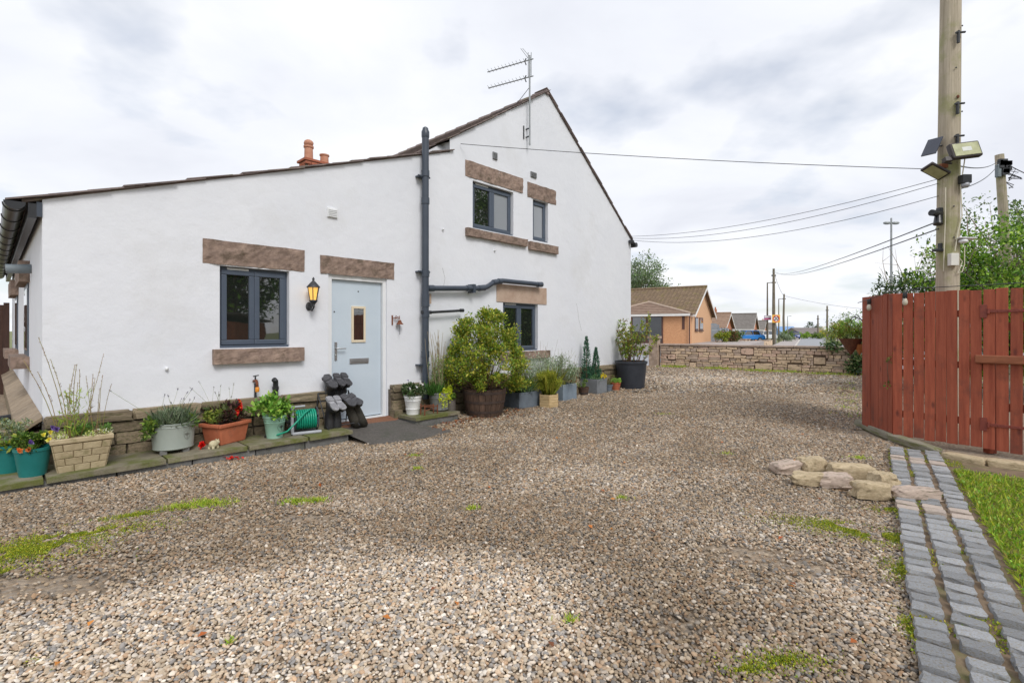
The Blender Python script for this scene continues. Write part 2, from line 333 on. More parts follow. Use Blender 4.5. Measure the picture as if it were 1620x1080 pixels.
def tree(name, label, loc, h, crown, nclump, nleaf, lsize, cols, seed, trunk_r=.18, crown_z=.62, cat='tree', group=None, rc=.28, trunk_h=None, ratio=.55, bare=0, barkm=None):
    """A tapered trunk with limbs reaching into leaf clumps spread through an ellipsoid crown."""
    random.seed(seed); t = thing(name, label, cat, loc, random.uniform(0, 6), group)
    mb = MB(); th = trunk_h or h * crown_z * .75
    top = Vector((random.uniform(-.2, .2), random.uniform(-.2, .2), th)); mb.tube([(0, 0, -.2), (.03, 0, th * .4), top], [trunk_r * 1.2, trunk_r, trunk_r * .7], 8)
    cs = []; cc = Vector((0, 0, h * crown_z))
    for i in range(nclump + bare):
        d = Vector(rdir(1)[0]); q = random.random() ** .45; wob = 1 + .35 * mnoise.noise(d * 1.7 + Vector((seed, 0, 0)))
        c = cc + Vector((d.x * crown[0], d.y * crown[1], d.z * crown[2])) * q * wob
        if c.z < .25: c.z = .25
        if i < nclump: cs.append(tuple(c))
        st = top * random.uniform(.55, 1)
        pts = stem(mb, st, c, trunk_r * random.uniform(.2, .45), trunk_r * .05, .18, 5, 6)
        for q in range(2):
            b = pts[random.randint(2, 4)]; stem(mb, b, b + Vector(rdir(1)[0]) * max(crown) * .35, trunk_r * .12, trunk_r * .03, .2, 4, 4)
    mb.build('trunk', barkm or BARK, t, smooth=True)
    rr = min(crown) * rc * np.array([random.uniform(.6, 1.3) for _ in cs])
    LM().cloud(cs, rr, nleaf, lsize, cols, ratio, shell=.6).build('crown', t)
    return t

# ================================================================== SETTING
# --- the land out to the horizon, roads, yard
gm = pm('land', lin(104, 112, 70), lin(126, 128, 84), .3, .95, .5, 3)
mb = MB(); mb.add([(-1500, -600, -.62), (1500, -600, -.62), (1500, 2600, -.62), (-1500, 2600, -.62)], [(0, 1, 2, 3)])
structure(mb.build('ground', gm))
def sheet(name, mat, x0, x1, y0, y1, step, f):
    xs = np.arange(x0, x1 + 1e-6, step); ys = np.arange(y0, y1 + 1e-6, step); nx, ny = len(xs), len(ys)
    vs = [(x, y, f(x, y)) for y in ys for x in xs]; fs = [(j * nx + i, j * nx + i + 1, (j + 1) * nx + i + 1, (j + 1) * nx + i) for j in range(ny - 1) for i in range(nx - 1)]
    me = bpy.data.meshes.new(name); me.from_pydata(vs, [], fs); me.materials.append(mat); me.polygons.foreach_set('use_smooth', [True] * len(fs)); me.update(); return obj(name, me)

def gravelbed():
    """Packed small stones as relief and colour, for between and beyond the modelled pebbles."""
    m = bpy.data.materials.new('gravel_bed'); m.use_nodes = True; n, l = m.node_tree.nodes, m.node_tree.links; b = n['Principled BSDF']; b.inputs['Roughness'].default_value = .85
    t = n.new('ShaderNodeTexCoord'); v = n.new('ShaderNodeTexVoronoi'); v.inputs['Scale'].default_value = 34; l.new(t.outputs['Object'], v.inputs['Vector'])
    r = n.new('ShaderNodeValToRGB'); cr = r.color_ramp; cols = [lin(128, 112, 94), lin(152, 134, 112), lin(140, 128, 114), lin(166, 150, 130), lin(142, 122, 100)]
    cr.elements[0].color = (*cols[0], 1); cr.elements[1].color = (*cols[4], 1)
    for i in (1, 2, 3): e = cr.elements.new(i * .25); e.color = (*cols[i], 1)
    s = n.new('ShaderNodeSeparateColor'); l.new(v.outputs['Color'], s.inputs[0]); l.new(s.outputs[0], r.inputs[0])
    no = n.new('ShaderNodeTexNoise'); no.inputs['Scale'].default_value = .8; no.inputs['Detail'].default_value = 6; l.new(t.outputs['Object'], no.inputs['Vector'])
    mr = n.new('ShaderNodeMapRange'); mr.inputs['From Min'].default_value = .3; mr.inputs['From Max'].default_value = .7; mr.inputs['To Min'].default_value = .78; mr.inputs['To Max'].default_value = 1.12; l.new(no.outputs[0], mr.inputs[0])
    hs = n.new('ShaderNodeHueSaturation'); l.new(mr.outputs[0], hs.inputs['Value']); l.new(r.outputs[0], hs.inputs['Color']); l.new(hs.outputs[0], b.inputs['Base Color'])
    bp = n.new('ShaderNodeBump'); bp.inputs['Strength'].default_value = .8; bp.inputs['Distance'].default_value = .02; bp.invert = True; l.new(v.outputs['Distance'], bp.inputs['Height']); l.new(bp.outputs[0], b.inputs['Normal'])
    return m
structure(sheet('gravel_yard', gravelbed(), -16, 15, -6, 22, .25, lambda x, y: gz(x, y) - .012 - (.5 if y > 20.4 - (x - 4) * .73 + .35 and x > 4 else 0)))

# --- pebbles: real stones over the near gravel, thinning with distance
def patch(x, y, cx, cy, rx, ry, rot=0):
    c, s = math.cos(rot), math.sin(rot); dx, dy = x - cx, y - cy; return np.exp(-(((dx * c + dy * s) / rx) ** 2 + ((-dx * s + dy * c) / ry) ** 2))
def vnoise(x, y, f, seed): # cheap smooth value noise, vectorised
    x = x * f + seed * 13.7; y = y * f + seed * 7.3; xi = np.floor(x).astype(int); yi = np.floor(y).astype(int); fx = x - xi; fy = y - yi
    fx = fx * fx * (3 - 2 * fx); fy = fy * fy * (3 - 2 * fy)
    h = lambda a, b: (np.sin(a * 127.1 + b * 311.7 + seed * 74.7) * 43758.5453) % 1.0
    return (h(xi, yi) * (1 - fx) + h(xi + 1, yi) * fx) * (1 - fy) + (h(xi, yi + 1) * (1 - fx) + h(xi + 1, yi + 1) * fx) * fy
pxy = []
def scatter(y0, y1, sp, size, keep=1.0):
    xs = np.arange(-13, 14, sp); ys = np.arange(y0, y1, sp * .87); X, Y = np.meshgrid(xs, ys); X = X + (np.arange(len(ys)) % 2)[:, None] * sp / 2
    X = X.ravel() + rng.normal(0, sp * .24, X.size); Y = Y.ravel() + rng.normal(0, sp * .24, Y.size)
    k = (np.abs(X) < 1.16 * np.abs(Y) + .55) & (rng.random(X.size) < keep)
    X, Y = X[k], Y[k]
    u = (X - C0[0]) * d1[0] + (Y - C0[1]) * d1[1]; v = (X - C0[0]) * d2[0] + (Y - C0[1]) * d2[1]
    k = ~((v > -.70) & (u > -1.0) & (u < 2.87)) & ~((v > -.02) & (u > -.3) & (u < 11.3)) & ~((u > 2.8) & (u < 3.95) & (v > -1.12 + .12 * np.sin(u * 9))) & ~((u > 3.88) & (u < 4.80) & (v > -.66))
    # right boundary: the sett path, then fence and grass; far boundary: the stone wall
    s = (X - 1.62) * .8 - (Y - 1.96) * .592     # distance to the right of the path's left edge
    k &= ~((s > .0) & (Y < 5.75)) & ~((X > 4.78) & (Y < 7.0)) & ~((X > 4.95 + (Y - 7.0) * .87) & (Y >= 7.0) & (Y < 9.5)) & ~((X > 9.5) & (Y < 12)) & (Y < 23.35 - (X - 0) * .73) & (X < 11)
    X, Y = X[k], Y[k]; pxy.append((X, Y, np.full(len(X), size)))
scatter(1.25, 4.2, .0166, .0180); scatter(4.2, 7.0, .0205, .0216); scatter(7.0, 11.0, .029, .028); scatter(11, 20.5, .062, .05)
X = np.concatenate([a[0] for a in pxy]); Y = np.concatenate([a[1] for a in pxy]); S = np.concatenate([a[2] for a in pxy])
def gxy(px, py): q = G(px, py); return q.x, q.y
dry = np.zeros(len(X))
for (px, py, rx, ry, rot, wt) in [(640, 930, 1.1, .50, .25, 1.2), (420, 1010, 1.2, .42, 0, .9), (800, 1010, .65, .35, 0, .6), (960, 760, 1.3, .55, .1, .30), (1180, 830, 1.2, .5, -.2, .36), (1330, 940, .7, .45, 0, .36), (150, 1000, .8, .5, 0, .55),
                                 (780, 700, 1.6, .5, 0, .16), (1150, 680, 2.2, .8, 0, .14), (1050, 600, 4, 1.8, 0, .35), (1250, 600, 4, 1.6, 0, .35)]:
    cx, cy = gxy(px, py); dry += wt * patch(X, Y, cx, cy, rx, ry, rot)
dry += .35 * (vnoise(X, Y, 1.1, 2) - .5) + .3 * (vnoise(X, Y, 3.1, 5) - .5)
damp = np.zeros(len(X))
for (px, py, rx, ry, rot, wt) in [(930, 880, .9, .32, -.1, .7), (1060, 930, .5, .35, 0, .5), (820, 830, .9, .3, 0, .6), (480, 760, 1.4, .45, .6, .5), (1000, 1000, .4, .3, 0, .5), (980, 640, 2.2, .9, 0, .3)]:
    cx, cy = gxy(px, py); damp += wt * patch(X, Y, cx, cy, rx, ry, rot)
dry = np.clip(.13 + dry - damp * .7, 0, 1)
bald = np.zeros(len(X))
for (px, py, rx, ry, wt) in [(60, 925, .40, .16, 1.3), (210, 880, .5, .12, .6), (490, 818, .35, .14, 1.1), (1210, 875, .55, .22, .9), (1080, 985, .25, .12, .8), (1290, 905, .3, .12, .6)]:
    cx, cy = gxy(px, py); bald += wt * patch(X, Y, cx, cy, rx, ry)
k = rng.random(len(X)) > np.clip(bald * 1.05 - .12 + .35 * (vnoise(X, Y, 6, 9) - .5), 0, .93); X, Y, S, dry = X[k], Y[k], S[k], dry[k]
n = len(X); print('pebbles', n)
Zg = np.array([gz(a, b) for a, b in zip(X, Y)])
PEB = np.array([lin(214, 198, 176), lin(202, 182, 156), lin(190, 172, 148), lin(172, 164, 154), lin(224, 214, 200), lin(156, 150, 144), lin(194, 170, 144), lin(174, 152, 128), lin(140, 136, 132), lin(208, 194, 178), lin(168, 152, 132), lin(190, 160, 130), lin(210, 196, 180), lin(194, 176, 152)])
pc = PEB[rng.integers(0, len(PEB), n)] * (1 + rng.normal(0, .12, (n, 1)))
wet = pc ** 1.06 * np.array([.465, .425, .372]); dry = np.clip(dry + rng.normal(0, .20, n), 0, 1); pcol = np.clip(wet * (1 - dry[:, None]) + pc * 1.0 * dry[:, None], .01, .9)
sc = S * (.66 + .75 * rng.random(n) ** 2); zz = Zg + (rng.random(n) - .35) * S * .42
me = bpy.data.meshes.new('pebbles'); me.vertices.add(n); me.vertices.foreach_set('co', np.stack([X, Y, zz], 1).astype(np.float32).ravel())
def fattr(me, name, typ, data, key):
    a = me.attributes.new(name, typ, 'POINT'); a.data.foreach_set(key, data)
fattr(me, 'col', 'FLOAT_COLOR', np.concatenate([pcol, np.ones((n, 1))], 1).astype(np.float32).ravel(), 'color')
fattr(me, 'rot', 'FLOAT_VECTOR', np.stack([rng.normal(0, .35, n), rng.normal(0, .35, n), rng.random(n) * 6.283], 1).astype(np.float32).ravel(), 'vector')
fattr(me, 'scl', 'FLOAT_VECTOR', np.stack([sc * (1 + .3 * rng.random(n)), sc * (.75 + .25 * rng.random(n)), sc * (.45 + .3 * rng.random(n))], 1).astype(np.float32).ravel(), 'vector')
fattr(me, 'idx', 'INT', rng.integers(0, 6, n).astype(np.int32), 'value')
pebmat = leafmat('pebble', .62, 0, True)
pcoll = bpy.data.collections.new('pebble_shapes')
for i in range(6):
    bm = bmesh.new(); bmesh.ops.create_icosphere(bm, subdivisions=2, radius=.56)
    for v in bm.verts: v.co *= 1 + .26 * mnoise.noise(v.co * 1.9 + Vector((i * 7.1, 0, 0)))
    m2 = bpy.data.meshes.new('pebble_shape'); bm.to_mesh(m2); bm.free(); m2.materials.append(pebmat); m2.polygons.foreach_set('use_smooth', [True] * len(m2.polygons))
    pcoll.objects.link(bpy.data.objects.new('pebble_shape', m2))
def instancer(name, me, coll):
    o = obj(name, me); ng = bpy.data.node_groups.new(name, 'GeometryNodeTree')
    ng.interface.new_socket('Geometry', in_out='INPUT', socket_type='NodeSocketGeometry'); ng.interface.new_socket('Geometry', in_out='OUTPUT', socket_type='NodeSocketGeometry')
    nn, ll = ng.nodes, ng.links; gi = nn.new('NodeGroupInput'); go = nn.new('NodeGroupOutput'); ip = nn.new('GeometryNodeInstanceOnPoints'); ci = nn.new('GeometryNodeCollectionInfo')
    ci.inputs['Collection'].default_value = coll; ci.inputs['Separate Children'].default_value = True; ci.inputs['Reset Children'].default_value = True
    ip.inputs['Pick Instance'].default_value = True
    for nm, typ, sock in (('rot', 'FLOAT_VECTOR', 'Rotation'), ('scl', 'FLOAT_VECTOR', 'Scale'), ('idx', 'INT', 'Instance Index')):
        a = nn.new('GeometryNodeInputNamedAttribute'); a.data_type = typ; a.inputs['Name'].default_value = nm; ll.new(a.outputs['Attribute'], ip.inputs[sock])
    ll.new(gi.outputs[0], ip.inputs['Points']); ll.new(ci.outputs[0], ip.inputs['Instance']); ll.new(ip.outputs[0], go.inputs[0])
    md = o.modifiers.new('scatter', 'NODES'); md.node_group = ng; return o
tag(stuff(instancer('pebbles', me, pcoll)), 'loose rounded pebbles of the gravel yard in grey, tan and white', 'gravel')

# --- moss and small weeds in the gravel, grass at the right
def disc_pts(px, py, rx, ry, n, rot=0):
    c = G(px, py); a = rng.random(n) * 6.283; r = np.abs(rng.normal(0, .52, n)); r = r * (.75 + .5 * vnoise(a * 1.2, a * 0, 2, 3)); x = r * np.cos(a) * rx; y = r * np.sin(a) * ry
    xx = c.x + x * math.cos(rot) - y * math.sin(rot); yy = c.y + x * math.sin(rot) + y * math.cos(rot)
    return xx, yy
MOSS = [lin(146, 152, 40), lin(122, 140, 38), lin(164, 160, 56), lin(104, 124, 40)]
lm = LM()
for (px, py, rx, ry, n, rot) in [(40, 872, .46, .24, 9000, .3), (130, 845, .5, .16, 5000, .45), (215, 815, .3, .08, 1300, .5), (15, 905, .2, .08, 900, 0), (1400, 850, .62, .17, 8000, -.45), (1330, 832, .5, .13, 3000, -.4), (1428, 905, .12, .3, 1300, -.4), (1240, 1050, .28, .10, 1200, 0),
                                 (1440, 1000, .06, .25, 700, -.4), (1180, 1062, .12, .05, 500, 0), (15, 1045, .12, .08, 400, 0), (1410, 805, .2, .1, 900, 0)]:
    x, y = disc_pts(px, py, rx, ry, n, rot); kk = vnoise(x, y, 9, 4) + .5 * vnoise(x, y, 23, 6) > .60; x, y = x[kk], y[kk]
    z = np.array([gz(a, b) for a, b in zip(x, y)]) + .004 + .008 * rng.random(len(x))
    lm.blades(np.stack([x, y, z], 1), .010, .007, MOSS, lean=.9)
tag(stuff(lm.build('moss')), 'yellow green moss spread in patches over the gravel', 'moss')
lm = LM(); GRASS = [lin(138, 164, 46), lin(164, 184, 58), lin(116, 148, 42), lin(180, 188, 80), lin(170, 168, 90)]
for (px, py, rx, ry, n) in [(330, 797, .22, .09, 900), (290, 803, .2, .06, 500), (470, 793, .16, .07, 420), (500, 792, .1, .06, 260), (748, 806, .07, .04, 90), (660, 742, .08, .06, 120), (655, 722, .1, .06, 120), (985, 790, .08, .04, 60), (900, 980, .05, .03, 60), (1150, 720, .1, .05, 80), (1360, 725, .15, .08, 160), (1420, 790, .06, .05, 120), (365, 1013, .03, .02, 30), (630, 668, .05, .04, 60), (1050, 655, .3, .1, 80)]:
    x, y = disc_pts(px, py, rx, ry, n); z = np.array([gz(a, b) for a, b in zip(x, y)])
    lm.blades(np.stack([x, y, z], 1), .030, .006, GRASS, lean=.7)
for i in range(30): # weeds at the foot of the stone wall
    t = rng.random(); c = np.array([5.9 + (10.6 - 5.9) * t, 18.9 + (15.5 - 18.9) * t, 0]); m = 90
    b = c + np.stack([rng.normal(0, .22, m), rng.normal(0, .12, m) - .12, np.zeros(m)], 1); b[:, 2] = [gz(a[0], a[1]) for a in b]
    lm.blades(b, rng.uniform(.04, .10), .016, GRASS, lean=.6)
for i in range(7):
    q = G(1345 - 0 * i, 596 + i * 10); m = 40; b = np.stack([q.x + rng.normal(0, .12, m), q.y + rng.normal(0, .15, m), np.zeros(m)], 1); b[:, 2] = [gz(a[0], a[1]) for a in b]; lm.blades(b, .05, .01, GRASS, lean=.7)
tag(stuff(lm.build('weeds')), 'small tufts of grass and weeds coming up through gravel', 'weeds')

# soil and lawn to the right of the sett path
SOILM = pm('bare_soil', lin(104, 88, 70), lin(134, 114, 92), 9, .95, .9, 50, c3=lin(100, 104, 56), c3s=3, c3t=.6)
pathdir = Vector((.592, .806, 0)); pathrt = Vector((.806, -.592, 0)); path0 = Vector((1.62, 1.96, 0))
def PT(s, t, z=0): q = path0 + pathdir * t + pathrt * s; return Vector((q.x, q.y, z))
mb = MB(); a, b, c, d = PT(.02, -1.6), PT(.02, 4.75), PT(4.5, 4.75), PT(4.5, -1.6)
mb.add([(q.x, q.y, .026) for q in (a, d, c, b)], [(0, 1, 2, 3)]); structure(mb.build('soil_bed', SOILM))
lm = LM(); n = 52000
s = .49 + rng.random(n) ** 1.3 * 2.6; t = -1.2 + rng.random(n) * 5.2; x = path0.x + pathdir.x * t + pathrt.x * s; y = path0.y + pathdir.y * t + pathrt.y * s
kk = (vnoise(x, y, 2.2, 3) + (s - .52) * 1.3 > .18 + .10 * np.sin(t * 5)) & ((y + .0 < 4.75 - (x - 4.4) * .9)); x, y = x[kk], y[kk]
lm.blades(np.stack([x, y, np.full(len(x), .032)], 1), .042, .0048, GRASS, lean=.75, droop=.3)
i = rng.random(len(x)) < .04; lm.cloud(np.stack([x[i], y[i], np.full(i.sum(), .05)], 1), .02, int(i.sum() * 2.4), .022, [lin(134, 170, 66), lin(112, 152, 54)], .7, up=1.0)
tag(stuff(lm.build('lawn_grass')), 'bright green grass and clover beside the sett path', 'grass')
lm = LM(); n = 16000; s = -.02 + rng.random(n) * .60; t = rng.random(n) * 4.8; kk = (vnoise(s, t, 7, 3) > .62); s, t = s[kk], t[kk]
lm.blades(np.stack([path0.x + pathdir.x * t + pathrt.x * s, path0.y + pathdir.y * t + pathrt.y * s, np.full(len(s), .035)], 1), .012, .009, MOSS, lean=.9)
tag(stuff(lm.build('joint_moss')), 'moss growing in the joints of the sett path', 'moss')

# --- sett path
SETT_G = pm('blue_grey_sett', lin(146, 149, 154), lin(178, 180, 183), 22, .8, .8, 50, rv=.22, c3=lin(146, 136, 116), c3s=12, c3t=.57)
SETT_P = pm('pinkish_sett', lin(176, 160, 148), lin(194, 180, 168), 14, .85, .5, 60, rv=.08, c3=lin(130, 124, 100), c3s=6, c3t=.64)
mb = MB(); a, b, c, d = PT(.0, -1.4), PT(.0, 4.72), PT(.46, 4.72), PT(.46, -1.4)
mb.add([(q.x, q.y, .031) for q in (a, d, c, b)], [(0, 1, 2, 3)]); path = structure(mb.build('sett_path', SOILM))
sg = [stone_mesh('sett', 40 + i, SETT_G, 2, .075, .26) for i in range(7)]; sp_ = [stone_mesh('sett', 60 + i, SETT_P, 2, .075, .26) for i in range(3)]
random.seed(3); row = 0; t = -1.3
while t < 4.66:
    pitch = random.uniform(.116, .132); pink = (2.28 < t < 2.5) or (3.9 < t < 4.15)
    for cidx in range(3):
        o = obj('sett', random.choice(sp_ if pink else sg), path); s = .06 + cidx * .158 + random.uniform(-.006, .006)
        q = PT(s, t + random.uniform(-.012, .012), .032 + random.uniform(-.008, .008)); o.location = q
        o.rotation_euler = (random.uniform(-.04, .04), random.uniform(-.04, .04), math.atan2(pathrt.y, pathrt.x) + random.uniform(-.09, .09))
        o.scale = (random.uniform(.118, .132), pitch * random.uniform(.66, .79), .055)
    t += pitch

# --- loose sandstone edging stones
BOULD = pm('buff_sandstone', lin(174, 154, 122), lin(208, 190, 158), 9, .9, .9, 30, c3=lin(134, 120, 88), c3s=6, c3t=.62)
BOULDP = pm('lilac_sandstone', lin(176, 156, 142), lin(202, 184, 168), 9, .9, .6, 40, c3=lin(132, 122, 104), c3s=5, c3t=.6)
BL = [(1248, 741, .30, .20, .09, .2, 'flat lilac sandstone block at the left end of the edging row', BOULDP), (1291, 742, .25, .20, .14, -.1, 'rounded buff boulder, the tallest in the row of edging stones', BOULD),
      (1284, 760, .30, .14, .09, -.3, 'narrow yellowish stone in front of the rounded boulder', BOULD), (1326, 764, .28, .16, .10, -.35, 'pale smooth stone in the middle of the edging row', BOULDP),
      (1350, 752, .42, .15, .13, -.15, 'long pitted buff block at the back of the edging row', BOULD), (1403, 768, .22, .17, .13, .15, 'square buff block with mossy side next to the setts', BOULD),
      (1382, 782, .30, .13, .12, -.1, 'mossy ended grey buff block nearest the viewer in the row', BOULD), (1458, 788, .36, .14, .08, -.25, 'flat slab lying across the sett path', BOULDP)]
for i, (px, py, l, w, h, rz, lab, m) in enumerate(BL):
    me = stone_mesh('edging_stone', 100 + i * 3, m, 5, .13, .38, True); me.set_sharp_from_angle(angle=R(28)); o = obj('edging_stone', me); q = G(px, py + 9)
    o.location = (q.x, q.y + w * .3, .02 + h * .42 + (.02 if px > 1440 else 0)); o.rotation_euler = (random.uniform(-.08, .08), random.uniform(-.08, .08), rz); o.scale = (l * .88, w * 1.0, h * 1.12)
    tag(o, lab, 'stone', 'edging stones beside the sett path')
for i, (p, q, w, h, lab) in enumerate([((1358, 668), (1412, 692), .12, .10, 'mossy kerb stone under the left corner of the red fence'), ((1412, 692), (1484, 716), .13, .09, 'grey kerb stone under the red fence above the setts'),
                                       ((1494, 722), (1560, 734), .15, .10, 'long buff kerb stone under the fence beside the lawn'), ((1562, 733), (1640, 742), .15, .10, 'kerb stone below the gate at the right edge')]):
    a, b = G(*p, z=.04), G(*q, z=.04); me = stone_mesh('kerb_stone', 140 + i, BOULD if i > 1 else pm('mossy_kerb', lin(132, 126, 112), lin(154, 148, 132), 8, .9, .6, 40, c3=lin(110, 112, 66), c3s=4, c3t=.55), 4, .05, .22, True)
    o = obj('kerb_stone', me); o.location = ((a + b) / 2).to_tuple()[:2] + (.045,); o.rotation_euler = (0, 0, math.atan2(b.y - a.y, b.x - a.x)); o.scale = ((b - a).length * 1.02, w, h)
    tag(o, lab, 'kerb stone', 'kerb stones below the fence')

# ================================================================== COTTAGE
cot = thing('cottage', 'white rendered stone cottage with sandstone lintels and a low side extension', 'house', H(0, 0, 0), A0)
EXT_S = (4.46 - 2.69) / 5.0; U_STEP = 5.08; U_R, Z_R = 7.71, 6.44; U_E, Z_E = 11.18, 3.80; DEPTH_X, DEPTH_M = 9.0, 12.5
def zext(u): return 2.69 + EXT_S * u
def zml(u): return Z_R - .656 * (U_R - u)
def zmr(u): return Z_R - (Z_R - Z_E) / (U_E - U_R) * (u - U_R)
def ztop(u, left=False):
    if u < U_STEP or (u == U_STEP and left): return zext(u) - .02
    return (zml(u) if u <= U_R else zmr(u)) - .02
HOLES = {'w1': (1.54, 2.36, 1.19, 2.18), 'door': (2.90, 3.84, .08, 2.19), 'uw': (5.61, 6.68, 3.25, 4.10), 'us': (7.26, 7.75, 3.25, 4.09), 'lw': (6.39, 7.42, 1.0, 1.94)}
mb = MB(); us = sorted({0, U_STEP, U_R, U_E, *[h[i] for h in HOLES.values() for i in (0, 1)], *[x * .6 for x in range(1, 19)]})
for a, b in zip(us, us[1:]):
    cuts = sorted([(h[2], h[3]) for h in HOLES.values() if h[0] < (a + b) / 2 < h[1]]); lo = -.15; segs = []
    for z0, z1 in cuts: segs.append((lo, lo, z0, z0)); lo = z1
    segs.append((lo, lo, ztop(a), ztop(b, True)))
    for l0, l1, h0, h1 in segs: mb.add([(a, 0, l0), (b, 0, l1), (b, 0, h1), (a, 0, h0)], [(0, 1, 2, 3)])
for a, b, z0, z1 in HOLES.values():
    D = .22; mb.add([(a, 0, z0), (a, 0, z1), (b, 0, z1), (b, 0, z0), (a, D, z0), (a, D, z1), (b, D, z1), (b, D, z0)], [(0, 1, 5, 4), (1, 2, 6, 5), (2, 3, 7, 6), (3, 0, 4, 7)])
mb.build('gable_wall', RENDER_W, cot)
mb = MB(); mb.add([(0, 0, -.15), (0, DEPTH_X, -.15), (0, DEPTH_X, zext(0) - .06), (0, 0, zext(0) - .06)], [(0, 1, 2, 3)])
mb.add([(0, DEPTH_X, -.15), (U_STEP, DEPTH_X, -.15), (U_STEP, DEPTH_X, 4.4), (0, DEPTH_X, 2.63)], [(3, 2, 1, 0)])
mb.add([(U_E, 0, -.15), (U_E, DEPTH_M, -.15), (U_E, DEPTH_M, Z_E - .06), (U_E, 0, Z_E - .06)], [(3, 2, 1, 0)])
mb.add([(U_STEP, DEPTH_X, -.15), (U_STEP, DEPTH_M, -.15), (U_STEP, DEPTH_M, zml(U_STEP)), (U_STEP, DEPTH_X, zml(U_STEP))], [(0, 1, 2, 3)])
mb.add([(U_STEP, DEPTH_M, -.15), (U_E, DEPTH_M, -.15), (U_E, DEPTH_M, Z_E - .06), (U_R, DEPTH_M, Z_R - .06), (U_STEP, DEPTH_M, zml(U_STEP) - .06)], [(4, 3, 2, 1, 0)])
mb.build('outer_wall', RENDER_W, cot)
# roofs: a deck each, and real slates along the verge
def roof_deck(name, ua, za, ub, zb, v0, v1):
    L = math.hypot(ub - ua, zb - za); nx, nz = -(zb - za) / L, (ub - ua) / L
    if nz < 0: nx, nz = -nx, -nz
    m = MB(); rows = max(3, int(L / .26)); k = int((v1 - v0) / .3)
    for i in range(rows):
        a, b = i / rows, (i + 1) / rows; hi = .018 if zb > za else .004; lo = .004 if zb > za else .018
        p = lambda t, h: (ua + (ub - ua) * t + nx * h, za + (zb - za) * t + nz * h)
        (x0, z0), (x1, z1) = p(a, hi), p(b, lo); (x2, z2), (x3, z3) = p(a, -.012), p(b, -.012)
        m.hexa([(x2, v0, z2), (x2, v1, z2), (x3, v1, z3), (x3, v0, z3)], [(x0, v0, z0), (x0, v1, z0), (x1, v1, z1), (x1, v0, z1)])
    d = m.build(name, SLATE, cot)
    return d, (nx, nz, L)
def verge(deck, info, ua, za, ub, zb, v0, seed, wdt=.34, step=.30):
    nx, nz, L = info; rr = random.Random(seed); k = int(L / step)
    for i in range(k):
        t0, t1 = i / k - .02, (i + 1.25) / k; hi = .014 if zb > za else .0; lo = .0 if zb > za else .014
        if zb <= za: t0, t1 = (i - .25) / k, (i + 1) / k + .02
        oh = rr.uniform(-.012, .015); th = rr.uniform(.010, .016); jz = rr.uniform(-.012, 0)
        p = lambda t, h: (ua + (ub - ua) * t + nx * h, za + (zb - za) * t + nz * h)
        m = MB(); (x0, z0), (x1, z1) = p(t0, hi + jz), p(t1, lo + jz); (x2, z2), (x3, z3) = p(t0, hi + jz + th), p(t1, lo + jz + th)
        m.hexa([(x0, v0 + oh, z0), (x0, v0 + wdt, z0), (x1, v0 + wdt, z1), (x1, v0 + oh, z1)], [(x2, v0 + oh, z2), (x2, v0 + wdt, z2), (x3, v0 + wdt, z3), (x3, v0 + oh, z3)])
        m.build('slate', SLATE, deck)
rx, inf = roof_deck('roof', -.14, zext(-.14) - .012, U_STEP - .02, zext(U_STEP) - .012, .004, DEPTH_X + .1); verge(rx, inf, -.14, zext(-.14), U_STEP, zext(U_STEP), -.05, 1)
UM = 4.24; zm = zml(UM)
rl, inf = roof_deck('roof', UM, zml(UM) - .012, U_R, Z_R - .012, .30, DEPTH_M + .1); 
rl2, inf2 = roof_deck('roof', U_STEP + .02, zml(U_STEP + .02) - .012, U_R, Z_R - .012, .004, .30); verge(rl2, inf2, U_STEP - .02, zml(U_STEP - .02), U_R, Z_R, -.055, 2)
verge(rl, inf, UM - .05, zml(UM - .05), U_STEP + .1, zml(U_STEP + .1), .26, 6)
rr_, inf = roof_deck('roof', U_R, Z_R - .012, U_E + .16, zmr(U_E + .16) - .012, .004, DEPTH_M + .1); verge(rr_, inf, U_R, Z_R, U_E + .18, zmr(U_E + .18), -.05, 3)
mb = MB(); mb.add([(U_STEP + .04, .1, zext(U_STEP)), (UM, .28, zm - .06), (U_STEP + .04, .28, zml(U_STEP) - .02), (U_STEP + .04, 0, zml(U_STEP) - .05), (U_STEP + .04, 0, zext(U_STEP) - .1)], [(0, 1, 2), (0, 2, 3, 4)])
mb.build('flashing', pm('lead_flashing', (.42, .43, .45), (.58, .58, .6), 6, .6, .3, 30), cot)
mb = MB()
for k in range(30): mb.lathe([(.09, 0), (.09, .42)], 10, (0, 0, 0)) if False else mb.tube([(U_R, -.04 + k * .42, Z_R - .02), (U_R, .375 + k * .42, Z_R - .01)], [.06, .068], 10)
mb.build('ridge', SLATE, cot, smooth=False)
# chimney on the ridge far back
BRICK = pm('red_brick', lin(150, 84, 62), lin(176, 108, 82), 30, .9, .3, 50, rv=.18); cu, cv, cz = U_R, 10.66, Z_R - .08
ch = MB().box(cu - .50, cu + .50, cv - .27, cv + .27, cz - .5, cz + .98).build('chimney', MORTAR, cot)
bm_ = MB().box(-.105, .105, -.05, .05, -.032, .032).mesh('brick', BRICK)
for rI in range(13):
    z = cz - .3 + rI * .1
    for k in range(5 if rI % 2 == 0 else 4):
        x = cu - .43 + k * .215 + (0 if rI % 2 == 0 else .1075)
        b = obj('brick', bm_, ch); b.location = (x, cv - .235, z); b.scale = (.96, 1, 1.35)
        if rI > 11: b.location.y -= .04
for k in range(2):
    for rI in range(13): b = obj('brick', bm_, ch); b.location = (cu - .47, cv - .12 + k * .23, cz - .3 + rI * .1); b.rotation_euler = (0, 0, R(90)); b.scale = (.96, 1, 1.35)
